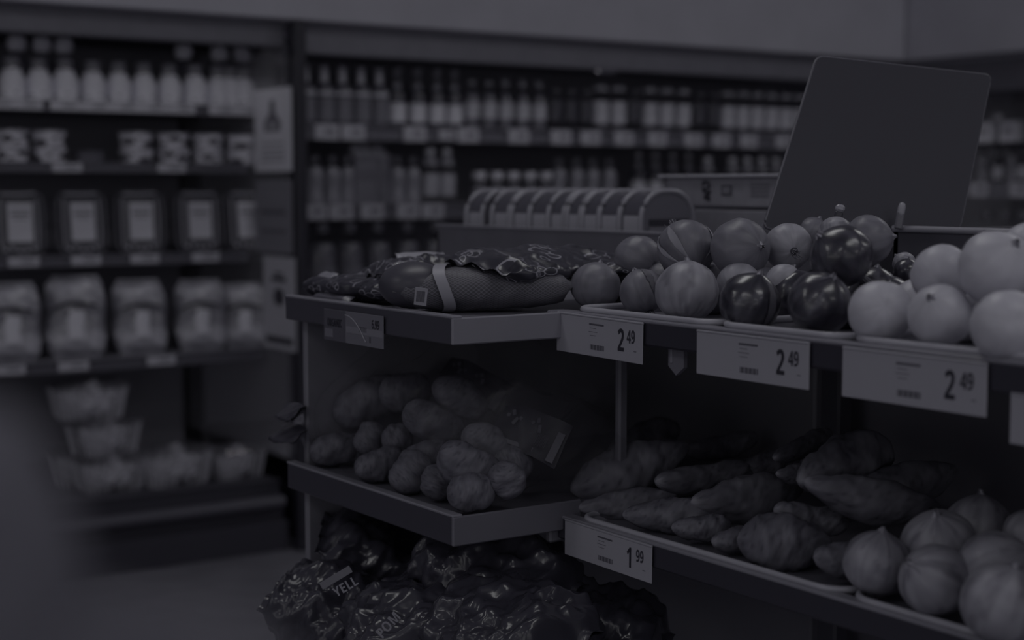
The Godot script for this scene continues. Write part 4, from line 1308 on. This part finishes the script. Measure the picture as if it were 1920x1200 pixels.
func shelf_trays() -> void:
	var spec := [[1072, 1338, 590, TOP, "first white tray, under the grey onions"], [1338, 1584, 615, TOP, "second white tray, under the dark onions"], [1584, 2010, 650, TOP, "third white tray, under the white onions"],
		[1080, 1578, 1030, LOW, "long white tray under the sweet potatoes"], [1582, 2200, 1180, LOW, "white tray under the lower tan onions"]]
	for s in spec:
		var x0 := BX + 0.008
		var a := on_x(s[0], s[2], x0).z
		var c := on_x(s[1], s[2], x0).z
		var o := thing("shallow_tray", s[4], "tray", Vector3(x0 + 0.215, s[3], (a + c) / 2))
		tray(o, 0.43, c - a - 0.004, 0.013 if s[3] == TOP else 0.011)

# ---------------------------------------------------------------- stock of the end shelf
func net_picture() -> ImageTexture:
	var im := Image.create(128, 128, false, Image.FORMAT_RGB8)
	for y in 128:
		for x in 128:
			var a := absf(fposmod((x + y) / 32.0, 1.0) - 0.5)
			var b := absf(fposmod((x - y) / 32.0, 1.0) - 0.5)
			var k := 1.0 if minf(a, b) < 0.12 else 0.72
			im.set_pixel(x, y, Color(k, k, k))
	return ImageTexture.create_from_image(im)
func ring_picture(sd: int) -> ImageTexture:
	# print of a dark bag: rings, leaves and pale strips
	var im := Image.create(384, 384, false, Image.FORMAT_RGB8)
	im.fill(tone(17))
	var r := RandomNumberGenerator.new()
	r.seed = sd
	for i in 30:
		var c := Vector2(r.randf() * 384, r.randf() * 384)
		var rr := 10.0 + r.randf() * 13.0
		var wd := 3.0 + r.randf() * 3.0
		var t := tone(34 + r.randf() * 34)
		for y in range(int(c.y - rr - 8), int(c.y + rr + 8)):
			for x in range(int(c.x - rr - 8), int(c.x + rr + 8)):
				var d := Vector2((x - c.x) * 0.85, y - c.y).length()
				if absf(d - rr) < wd * 0.5:
					im.set_pixel(posmod(x, 384), posmod(y, 384), t)
	for i in 9:
		var p := Vector2i(int(r.randf() * 300), int(r.randf() * 350))
		im.fill_rect(Rect2i(p, Vector2i(20 + int(r.randf() * 60), 5 + int(r.randf() * 8))), tone(30 + r.randf() * 34))
	for i in 6:
		var p := Vector2i(int(r.randf() * 300), int(r.randf() * 350))
		im.fill_rect(Rect2i(p, Vector2i(30 + int(r.randf() * 50), 30)), tone(11))
	return ImageTexture.create_from_image(im)
func bag_at(called: String, label: String, at: Vector3, basis: Basis, mesh: ArrayMesh, m: Material, part_name := "film") -> Node3D:
	var o := thing(called, label, "bag", at)
	o.basis = basis
	part(part_name, mesh, m, o)
	return o
func printed(sd: int, rough := 0.36) -> StandardMaterial3D:
	var m := StandardMaterial3D.new()
	m.albedo_texture = ring_picture(sd)
	m.roughness = rough
	m.uv1_scale = Vector3(2.0, 1.6, 1.0)
	m.clearcoat_enabled = true
	m.clearcoat = 0.3
	m.clearcoat_roughness = 0.15
	return m

func end_shelf_stock() -> void:
	var top := 1.03
	# net bag with its paper band
	var net := StandardMaterial3D.new()
	net.albedo_color = tone(44)
	net.albedo_texture = net_picture()
	net.uv1_scale = Vector3(12, 9, 1)
	net.roughness = 0.55
	net.heightmap_enabled = true
	net.heightmap_texture = net.albedo_texture
	net.heightmap_scale = 0.08
	var along := Basis(Vector3.UP, PI / 2 - deg_to_rad(34.3) + 0.12)
	var p := on_y(905, 539, top + 0.028)
	var o := bag_at("net_bag", "full net bag with a pale paper band at the front of the end shelf", p, along, pillow(0.13, 0.05, 0.029, 1.3, 0.005, null, 44, 44, 0.1).done(), net, "net")
	var b := MB.new()
	var lumps := MB.new()
	lumps.grid(32, 20, func(u, v): return Vector3(0.050 * sin(PI * v) * cos(TAU * u), 0.034 * sin(PI * v) * sin(TAU * u), 0.05 * cos(PI * v)), true)
	part("bare_end", lumps.done(), mat(25, 0.4), o, Vector3(0, 0.004, -0.098))
	b.grid(28, 6, func(u, v):
		var a: float = -TAU * u
		return Vector3(0.056 * signf(cos(a)) * pow(absf(cos(a)), 0.75) , 0.034 * signf(sin(a)) * pow(absf(sin(a)), 0.85), -0.058 + (v - 0.5) * 0.017 + 0.008 * sin(a * 2.0)), true)
	part("paper_band", b.done(), mat(60, 0.5), o)
	var tagp := far(789, 556, 2.10)
	var tg := thing("tag", "small pale barcode tag hanging from the band of the net bag", "tag", tagp)
	tg.basis = cb * Basis(Vector3.UP, -0.5) * Basis(Vector3(0, 0, 1), -0.12)
	part("card", bx(Vector3(0.02, 0.024, 0.001), 0.0003), mat(56, 0.5), tg)
	b = MB.new()
	for i in 7:
		b.box(Vector3(-0.006 + i * 0.002, 0, 0.0009), Vector3(0.0008 + 0.0005 * (i % 2), 0.015, 0.0006), 0.0001)
	part("barcode", b.done(), mat(30, 0.5), tg)
	# printed dark bags lying over and behind it
	bag_at("printed_bag", "dark crumpled bag with ring print draped over the net bag", Vector3(1.33, top + 0.058, -1.86), Basis(Vector3.UP, PI / 2 + 0.3) * Basis(Vector3(0, 0, 1), 0.1), pillow(0.16, 0.075, 0.018, 7.7, 0.011, null, 60, 60).done(), printed(3))
	bag_at("printed_bag", "dark crumpled bag with ring print highest at the back of the end shelf", Vector3(1.27, top + 0.032, -2.06), Basis(Vector3.UP, PI / 2 - 0.15) * Basis(Vector3(0, 0, 1), -0.1), pillow(0.13, 0.08, 0.028, 2.2, 0.011, null, 60, 60).done(), printed(9))
	bag_at("printed_bag", "dark folded bag lying flat at the far left corner of the end shelf", Vector3(1.165, top + 0.018, -2.09), Basis(Vector3.UP, 0.15), pillow(0.105, 0.07, 0.017, 4.4, 0.008, null, 60, 60).done(), printed(21))
	bag_at("printed_bag", "flat end of a dark bag tucked against the first onion tray", Vector3(1.46, top + 0.04, -1.80), Basis(Vector3.UP, PI / 2) * Basis(Vector3(0, 0, 1), 0.05) * Basis(Vector3.RIGHT, 0.18), pillow(0.1, 0.06, 0.012, 9.4, 0.006, null, 50, 40).done(), printed(5))
	bag_at("folded_strip", "bright folded strip on top of the rear printed bag", on_x(790, 481, 1.27), Basis(Vector3.UP, PI / 2) * Basis(Vector3(0, 0, 1), 0.3), pillow(0.045, 0.012, 0.004, 2.9, 0.003, null, 24, 20).done(), mat(62, 0.4))
	bag_at("folded_strip", "bright crumpled corner of plastic on the flat left bag", on_x(615, 520, 1.12), Basis(Vector3.UP, 0.4) * Basis(Vector3(0, 0, 1), 0.3), pillow(0.018, 0.012, 0.005, 5.9, 0.004, null, 24, 20).done(), mat(52, 0.3))
	bag_at("folded_strip", "grey flattened strip at the shelf edge below the left bag", on_x(628, 558, 1.095), Basis(Vector3.UP, 0.05), pillow(0.05, 0.012, 0.004, 8.1, 0.004, null, 24, 24).done(), mat(34, 0.3))
	# potatoes in clear bags on the lower shelf: pixel centre, half length, half thickness, angle, distance in X
	var pots := [
		[628, 872, 48, 30, 8, 1.14], [712, 884, 48, 30, 20, 1.13], [770, 905, 44, 36, 55, 1.12], [822, 914, 34, 32, 80, 1.125], [884, 938, 46, 36, 5, 1.115], [660, 850, 30, 26, 40, 1.2],
		[693, 822, 32, 28, 60, 1.18], [745, 822, 30, 28, 30, 1.2], [800, 850, 46, 24, 15, 1.18], [880, 876, 66, 42, -28, 1.15], [812, 792, 62, 36, -24, 1.24], [862, 745, 58, 34, -32, 1.32],
		[690, 752, 70, 40, 28, 1.26], [600, 790, 52, 26, 20, 1.2], [760, 735, 50, 36, 10, 1.33], [915, 835, 56, 36, -35, 1.26], [950, 900, 36, 34, -60, 1.2], [640, 740, 44, 30, 40, 1.33], [600, 845, 34, 26, 10, 1.22], [960, 870, 40, 36, 30, 1.3]]
	for i in pots.size():
		var s = pots[i]
		var at := on_x(s[0], s[1], 1.115 + (s[5] - 1.115) * 0.5)
		var k := depth_of(at) / F
		var a := deg_to_rad(s[4])
		var r: float = s[3] * k
		at.y = maxf(at.y, 0.766 + r * 0.95)
		var d := (cb.x * cos(a) + Vector3.UP * sin(a) - cb.z * 0.3).normalized()
		tuber("potato", i % 4, at, d, s[2] * k * 1.02, r, "bagged potato, %s" % ["low at the left behind the bright shelf lip", "second from the left in the front row", "third in the front row, tilted up", "round one fourth in the front row", "front row nearest the shelf corner", "small, behind the leftmost front pair", "in the middle row, above the second front one", "in the middle row, right of the round bump", "slim, in the middle row centre", "long and pale beside the printed label", "long and pale at the top centre", "long, highest near the upper label", "broad, high on the left side", "slim, at the left sealed end of the bag", "dim, at the top behind the long pale ones", "slanting, under the printed label", "squat, at the lower right end of the label bag", "dim, top left behind the broad one", "small, at the far left over the shelf lip", "dim, deep behind the label bag"][i], "potato")
	var film := glass(44, 0.10, 0.28)
	var bag_a := bag_at("clear_bag", "large clear film bag of potatoes on the left of the lower end shelf", Vector3(1.26, 0.87, -1.985), Basis(Vector3.UP, 0.0) * Basis(Vector3(0, 0, 1), 0.5), pillow(0.25, 0.17, 0.105, 1.9, 0.012, null, 60, 60, 0.12).done(), film)
	part("sealed_end", pillow(0.03, 0.02, 0.003, 3.3, 0.005, null, 24, 16).done(), mat(21, 0.3), bag_a, bag_a.to_local(on_x(545, 772, 1.075)))
	part("sealed_end", pillow(0.035, 0.022, 0.003, 5.3, 0.006, null, 24, 16).done(), mat(21, 0.3), bag_a, bag_a.to_local(on_x(540, 812, 1.07)))
	label_patch(bag_a, on_x(880, 712, 1.33), -0.42, 0.13, 0.055)
	var bag_b := bag_at("clear_bag", "clear film bag of potatoes with a dark printed label at the shelf corner", Vector3(1.26, 0.835, -1.83), Basis(Vector3.UP, PI / 2 - 0.5) * Basis(Vector3.RIGHT, 0.25), pillow(0.17, 0.1, 0.075, 5.9, 0.012, null, 60, 60, 0.14).done(), film)
	label_patch(bag_b, on_x(985, 806, 1.225), -0.3, 0.112, 0.066)
	# dark glossy bags on the deck below
	var dark_film := mat(19, 0.26, 0.0, 0.4)
	var deck := [
		[632, 1150, 1.06, 0.105, 0.07, 0.05, 0.75, 0.5, "dark glossy bag jutting out at the left with block letters"],
		[735, 1065, 1.2, 0.13, 0.08, 0.05, 1.2, 0.9, "dark crumpled bag with its corner raised under the end shelf"],
		[925, 1075, 1.2, 0.12, 0.08, 0.05, 0.3, 0.4, "dark shiny bag to the right under the shelf corner"],
		[770, 1180, 1.09, 0.12, 0.085, 0.05, -0.5, 0.2, "dark bag with slanting letters at the bottom edge"],
		[950, 1185, 1.14, 0.12, 0.085, 0.05, 0.1, 0.1, "dark bag low at the bottom edge below the corner"],
		[1120, 1190, 1.3, 0.1, 0.08, 0.05, 0.7, 0.4, "small dark bag under the near price sign"]]
	for i in deck.size():
		var s = deck[i]
		var at := on_x(s[0], s[1], s[2])
		var bs := Basis(Vector3.UP, s[6]) * Basis(Vector3.RIGHT, s[7] * 0.6) * Basis(Vector3(0, 0, 1), 0.3)
		var db := bag_at("dark_bag", s[8], at, bs, pillow(s[3], s[4], s[5], i * 2.3 + 0.5, 0.022, null, 84, 72, 0.16).done(), dark_film)
		if i == 0: decal_words(db, "YELL", on_x(648, 1100, 0.98), 0.55, 0.013)
		if i == 3: decal_words(db, "POM", on_x(728, 1172, 0.955), 0.85, 0.013)
	for s in [[1000, 1170, 1.2, "pale round vegetable showing between dark bags below the corner"]]:
		var at := on_x(s[0], s[1], s[2])
		tuber("potato", 1, at, cb.x, 0.026, 0.024, s[3], "potato")

func decal_words(bag: Node3D, text: String, at: Vector3, turn: float, h: float) -> void:
	# block letters printed on a pale patch of the bag
	var holder := Node3D.new()
	holder.name = "print_patch"
	bag.add_child(holder, true)
	holder.global_transform = Transform3D(cb * Basis(Vector3.RIGHT, -0.3) * Basis(Vector3(0, 0, 1), turn), at)
	words_on(text, h, 0.9, mat(46, 0.5), holder, Vector3.ZERO, "block_letters", true)
	if text == "YELL":
		part("pale_strip", bx(Vector3(h * 3.6, h * 0.8, 0.0008), 0.0002), mat(34, 0.4), holder, Vector3(-h * 0.4, h * 1.35, 0))

func label_patch(bag: Node3D, at: Vector3, turn: float, w: float, h: float) -> void:
	var holder := Node3D.new()
	holder.name = "printed_label"
	bag.add_child(holder, true)
	holder.global_transform = Transform3D(cb * Basis(Vector3.UP, -0.35) * Basis(Vector3.RIGHT, -0.5) * Basis(Vector3(0, 0, 1), turn), at)
	var b := MB.new()
	b.grid(16, 10, func(u, v): return Vector3((u - 0.5) * w, (v - 0.5) * h, -0.02 * pow(absf(u - 0.5) * 2.0, 2.0) + 0.003 * sin(u * 11.0 + v * 4.0)), false)
	part("label_film", b.done(), mat(14, 0.5), holder)
	b = MB.new()
	for i in 9:
		var x := -0.3 * w + i * 0.06 * w
		b.box(Vector3(x, h * 0.2 + 0.1 * h * sin(i * 2.1), 0.0015), Vector3(w * 0.045, h * (0.08 + 0.05 * (i % 3)), 0.0008), 0.0002, Basis(Vector3(0, 0, 1), sin(i * 1.9) * 0.6))
	part("scribble", b.done(), mat(27, 0.5), holder)
	b = MB.new()
	b.box(Vector3(-w * 0.1, -h * 0.36, -0.001), Vector3(w * 0.62, h * 0.1, 0.001), 0.0003)
	part("pale_strip", b.done(), mat(32, 0.4), holder)
	b = MB.new()
	b.box(Vector3(w * 0.43, -h * 0.1, -0.012), Vector3(w * 0.1, h * 0.7, 0.001), 0.0003, Basis(Vector3.UP, 0.3))
	part("pale_border", b.done(), mat(34, 0.4), holder)
	b = MB.new()
	for i in 8:
		b.box(Vector3(w * 0.2 + i * w * 0.02, -h * 0.12, 0.001), Vector3(w * 0.008, h * 0.3, 0.0008), 0.0002)
	part("barcode", b.done(), mat(24, 0.5), holder)

# ---------------------------------------------------------------- sweet potatoes
func tuber_mesh(kind: String, n: int) -> ArrayMesh:
	var sd := n * 5.3 + (0.0 if kind == "potato" else 40.0)
	var sweet := kind != "potato"
	var f := func(u, v):
		var s: float = v * 2.0 - 1.0
		var a: float = TAU * u
		var r: float = pow(maxf(0.0, 1.0 - pow(absf(s), 2.4 if sweet else 2.6)), 0.62 if sweet else 0.5)
		if sweet:
			r = r * (0.9 + 0.14 * sin(s * 2.2 + sd)) + 0.05 * sqrt(maxf(0.0, 1.0 - absf(s)))
		var q := Vector3(cos(a), sin(a), s * (2.6 if sweet else 1.4)) + Vector3(sd, 0, 0)
		var d := 1.0 + 0.2 * noise(q, 0.8) + (0.07 * noise(q, 2.6) if sweet else 0.04 * noise(q, 2.0))
		var bend: float = (0.35 * sin(sd) if sweet else 0.08) * (s * s - 0.4)
		return Vector3(r * cos(a) * d + bend, r * sin(a) * d, s)
	var col := func(u, v):
		var a: float = TAU * u
		var q := Vector3(cos(a), sin(a), v * 5.0) + Vector3(0, sd, 0)
		var val := (39.0 if sweet else 36.0) + 9.0 * noise(q, 0.9) + 6.0 * noise(q, 4.0)
		if noise(q + Vector3(9, 9, 9), 3.2) > 0.38: val -= 10.0
		if sweet: val += 14.0 * smoothstep(0.86, 1.0, absf(v * 2.0 - 1.0))
		return lin(clampf(val, 10.0, 60.0))
	return MB.new().grid(32, 36, func(u, v): return f.call(-u, v), true, func(u, v): return col.call(-u, v)).done()
func tuber(kind: String, n: int, at: Vector3, dir: Vector3, half: float, r: float, label: String, category: String) -> Node3D:
	var key := "%s_%d" % [kind, n]
	if not meshes.has(key): meshes[key] = tuber_mesh(kind, n)
	var z := dir.normalized()
	var x := Vector3.UP.cross(z).normalized()
	var o := single(kind, meshes[key], vmat(0.62 if kind == "potato" else 0.55), label, category, at)
	o.basis = Basis(x, z.cross(x), z) * Basis(Vector3(0, 0, 1), n * 1.3) * Basis.from_scale(Vector3(r, r, half))
	return o
func tubers() -> void:
	# both ends as pixels with their distance in X, thickness in pixels
	var list := [
		[1072, 922, 1.29, 1296, 836, 1.47, 46, 0, "long pale sweet potato pointing left across the upper left of the heap"],
		[1082, 966, 1.275, 1272, 940, 1.40, 27, 1, "slim sweet potato with a tail tip at the left front edge"],
		[1166, 966, 1.275, 1338, 966, 1.36, 33, 2, "ridged sweet potato in the front row right of the tail tip"],
		[1258, 992, 1.275, 1372, 986, 1.34, 28, 3, "short dark sweet potato in front with a pale cut end"],
		[1226, 908, 1.36, 1420, 880, 1.55, 34, 4, "dark sweet potato behind the long pale one"],
		[1296, 950, 1.33, 1510, 912, 1.52, 40, 1, "sweet potato lying in the middle of the heap"],
		[1372, 884, 1.5, 1500, 858, 1.62, 24, 2, "thin sweet potato at the back centre"],
		[1336, 1020, 1.275, 1446, 1000, 1.36, 31, 3, "small sweet potato wedged left of the biggest front one"],
		[1380, 1028, 1.275, 1560, 1034, 1.35, 52, 0, "thick sweet potato at the front centre of the tray"],
		[1448, 960, 1.33, 1590, 985, 1.42, 37, 4, "blunt sweet potato above the thick front one"],
		[1496, 905, 1.36, 1664, 838, 1.55, 52, 2, "knobbly sweet potato at the top of the heap"],
		[1504, 908, 1.33, 1762, 958, 1.5, 38, 1, "curved sweet potato sweeping right under the knobbly one"],
		[1452, 862, 1.45, 1560, 812, 1.6, 24, 3, "pale ended sweet potato upper centre at the back"],
		[1524, 1052, 1.28, 1690, 1040, 1.36, 44, 4, "dark sweet potato in front beside the tan onions"],
		[1590, 938, 1.42, 1800, 880, 1.62, 40, 0, "dim sweet potato at the back right of the heap"],
		[1140, 850, 1.45, 1270, 800, 1.62, 32, 2, "dim sweet potato at the back left in shadow"],
		[1280, 850, 1.55, 1420, 822, 1.68, 28, 4, "dim sweet potato deep in the shelf centre"],
		[1455, 892, 1.42, 1540, 880, 1.5, 18, 1, "small sweet potato squeezed left of the knobbly one"]]
	for s in list:
		var a := on_x(s[0], s[1], s[2])
		var c := on_x(s[3], s[4], s[5])
		var mid := (a + c) / 2.0
		var r: float = s[6] * depth_of(mid) / F
		mid.y = maxf(mid.y, LOW + 0.004 + r * 0.9)
		tuber("sweet_potato", s[7], mid, c - a, (c - a).length() / 2.0, r, s[8], "sweet potato")

# ---------------------------------------------------------------- price signs
func price_sign(x0: float, y0: float, x1: float, h: float, top: float, at_x: float, big: String, small: String, label: String, lean := 0.0) -> void:
	var a := on_x(x0, y0, at_x)
	var c := on_x(x1, y0, at_x)
	var w := c.z - a.z
	var o := thing("price_sign", label, "price sign", Vector3(at_x, top, (a.z + c.z) / 2))
	o.basis = FACING_LEFT * Basis(Vector3(0, 0, 1), lean)
	part("card", bx(Vector3(w, h, 0.0016), 0.0005, Vector3(0, -h / 2, 0)), mat(64, 0.45), o)
	part("holder_lip", bx(Vector3(w, 0.003, 0.004), 0.001, Vector3(0, -0.001, 0)), mat(60, 0.3), o)
	var ink := mat(14, 0.5)
	words_on(big, h * 0.54, 0.66, ink, o, Vector3(w * 0.262, -h * 0.5, 0.0009), "price_figure", true)
	words_on(small, h * 0.32, 0.66, mat(18, 0.5), o, Vector3(w * 0.375, -h * 0.385, 0.0009), "cents_figure", true)
	var b := MB.new()
	b.box(Vector3(-w * 0.02, -h * 0.2, 0.0009), Vector3(w * 0.17, h * 0.045, 0.0004), 0.0001)
	part("name_print", b.done(), mat(30, 0.5), o)
	b = MB.new()
	for i in 3:
		b.box(Vector3(-w * 0.06, -h * (0.3 + i * 0.09), 0.0009), Vector3(w * (0.07 + 0.03 * (i % 2)), h * 0.018, 0.0004), 0.0001)
	part("small_print", b.done(), mat(42, 0.5), o)
	b = MB.new()
	b.box(Vector3(w * 0.42, -h * 0.72, 0.0009), Vector3(w * 0.03, h * 0.03, 0.0004), 0.0001)
	part("small_print", b.done(), mat(42, 0.5), o)
	b = MB.new()
	for i in 14:
		b.box(Vector3(-w * 0.09 + i * w * 0.012, -h * 0.77, 0.0009), Vector3(w * (0.004 + 0.003 * (i * 7 % 3)), h * 0.13, 0.0004), 0.0001)
	part("barcode", b.done(), mat(24, 0.5), o)
func price_signs() -> void:
	price_sign(1045, 610, 1206, 0.0535, 1.029, BX - 0.006, "2", "49", "white price sign reading 2 49 under the grey onions", -0.012)
	price_sign(1307, 650, 1518, 0.0535, 1.027, BX - 0.006, "2", "49", "white price sign reading 2 49 under the dark onions", 0.0)
	price_sign(1580, 690, 1852, 0.0545, 1.027, BX - 0.006, "2", "49", "white price sign reading 2 49 under the white onions", 0.0)
	price_sign(1060, 1010, 1223, 0.0495, 0.744, BX - 0.006, "1", "99", "white price sign reading 1 99 on the sweet potato shelf", -0.01)
	price_sign(1896, 730, 2090, 0.05, 1.0, BX - 0.002, "2", "49", "dim price sign cut off at the right picture edge", 0.0)
	# the tag on the end shelf
	var a := on_x(608, 600, AX - 0.004)
	var c := on_x(719, 600, AX - 0.004)
	var w := c.z - a.z
	var top := on_x(660, 585, AX - 0.004).y
	var h := 0.0465
	var o := thing("price_sign", "two part price tag reading organic 6.99 on the end shelf rail", "price sign", Vector3(AX - 0.004, top, (a.z + c.z) / 2))
	o.basis = FACING_LEFT
	part("dark_half", bx(Vector3(w * 0.38, h, 0.0014), 0.0004, Vector3(-w * 0.31, -h / 2, 0)), mat(34, 0.35), o)
	part("pale_half", bx(Vector3(w * 0.62, h, 0.0014), 0.0004, Vector3(w * 0.19, -h / 2, 0)), mat(46, 0.35), o)
	words_on("ORGANIC", h * 0.25, 0.62, mat(12, 0.5), o, Vector3(-w * 0.31, -h * 0.42, 0.0008), "lettering", true)
	words_on("6.99", h * 0.27, 0.66, mat(15, 0.5), o, Vector3(w * 0.38, -h * 0.3, 0.0008), "price_figure", true)
	part("square_mark", bx(Vector3(w * 0.14, h * 0.26, 0.0004), 0.0001, Vector3(-w * 0.41, -h * 0.76, 0.0009)), mat(46, 0.5), o)
	part("pale_strip", bx(Vector3(w * 0.6, h * 0.2, 0.0004), 0.0001, Vector3(w * 0.19, -h * 0.56, 0.0009)), mat(52, 0.4), o)
	var b := MB.new()
	for i in 6:
		b.box(Vector3(w * 0.12 + i * w * 0.022, -h * 0.5, 0.0012), Vector3(w * 0.008, h * 0.16, 0.0004), 0.0001)
	b.box(Vector3(w * 0.29, -h * 0.78, 0.001), Vector3(w * 0.02, h * 0.18, 0.0004), 0.0001)
	part("print", b.done(), mat(26, 0.5), o)
	b = MB.new()
	var arc := []
	for i in 14:
		var t := i / 13.0
		arc.append(Vector3(w * (-0.11 + 0.34 * t), -h * (0.12 + 0.75 * t * t), 0.002))
	b.tube(arc, 0.0009, 6)
	part("painted_glare", b.done(), mat(60, 0.2), o)  # curved glare on the clear cover, painted as a pale line
	# clear hook under the rail
	var p := on_x(1271, 655, BX + 0.02)
	o = thing("shelf_hook", "small clear pointed hook hanging under the onion shelf rail", "hook", p)
	o.basis = FACING_LEFT
	b = MB.new()
	b.prism([Vector2(-0.015, 0.006), Vector2(0.015, 0.006), Vector2(0.015, -0.022), Vector2(0, -0.033), Vector2(-0.015, -0.022)], -0.003, 0.003)
	part("plate", b.done(), mat(44, 0.2), o)
	b = MB.new()
	b.box(Vector3(-0.008, -0.006, 0.0035), Vector3(0.004, 0.024, 0.002), 0.0005)
	part("ridge", b.done(), mat(54, 0.2), o)

# ---------------------------------------------------------------- right at the lens
func foreground() -> void:
	var t := thing("display_plinth", "low plinth under the blurred shapes close to the camera", "plinth", Vector3(-0.07, 0, -0.26))
	part("plinth_body", bx(Vector3(0.5, 1.03, 0.28), 0.006), mat(30, 0.6), t, Vector3(-0.02, 0.515, 0))
	part("plinth_top", bx(Vector3(0.52, 0.02, 0.3), 0.004), mat(36, 0.6), t, Vector3(-0.02, 1.04, 0))
	for s in [[-30, 1150, 0.36, 0.023, 0.05, 37.0, 1.0, "soft blurred upright grey mound very close to the camera at the lower left"], [260, 1330, 0.36, 0.041, 0.026, 31.0, 4.0, "soft blurred low grey mound very close to the camera at the bottom edge"]]:
		var p := far(s[0], s[1], s[2])
		var f := func(u, v):
			var a: float = TAU * u
			var th: float = PI * v
			var d := Vector3(sin(th) * cos(a), -cos(th), -sin(th) * sin(a))
			var k := 1.0 + 0.12 * noise(d + Vector3(s[6], 0, 0), 1.2)
			return Vector3(d.x * s[3], d.y * s[4], d.z * s[3] * 0.7) * k
		var o := single("blurred_mound", MB.new().grid(40, 24, f, true).done(), mat(s[5], 0.7), s[7], "mound", p)
		o.basis = Basis(Vector3.UP, deg_to_rad(-34.3))
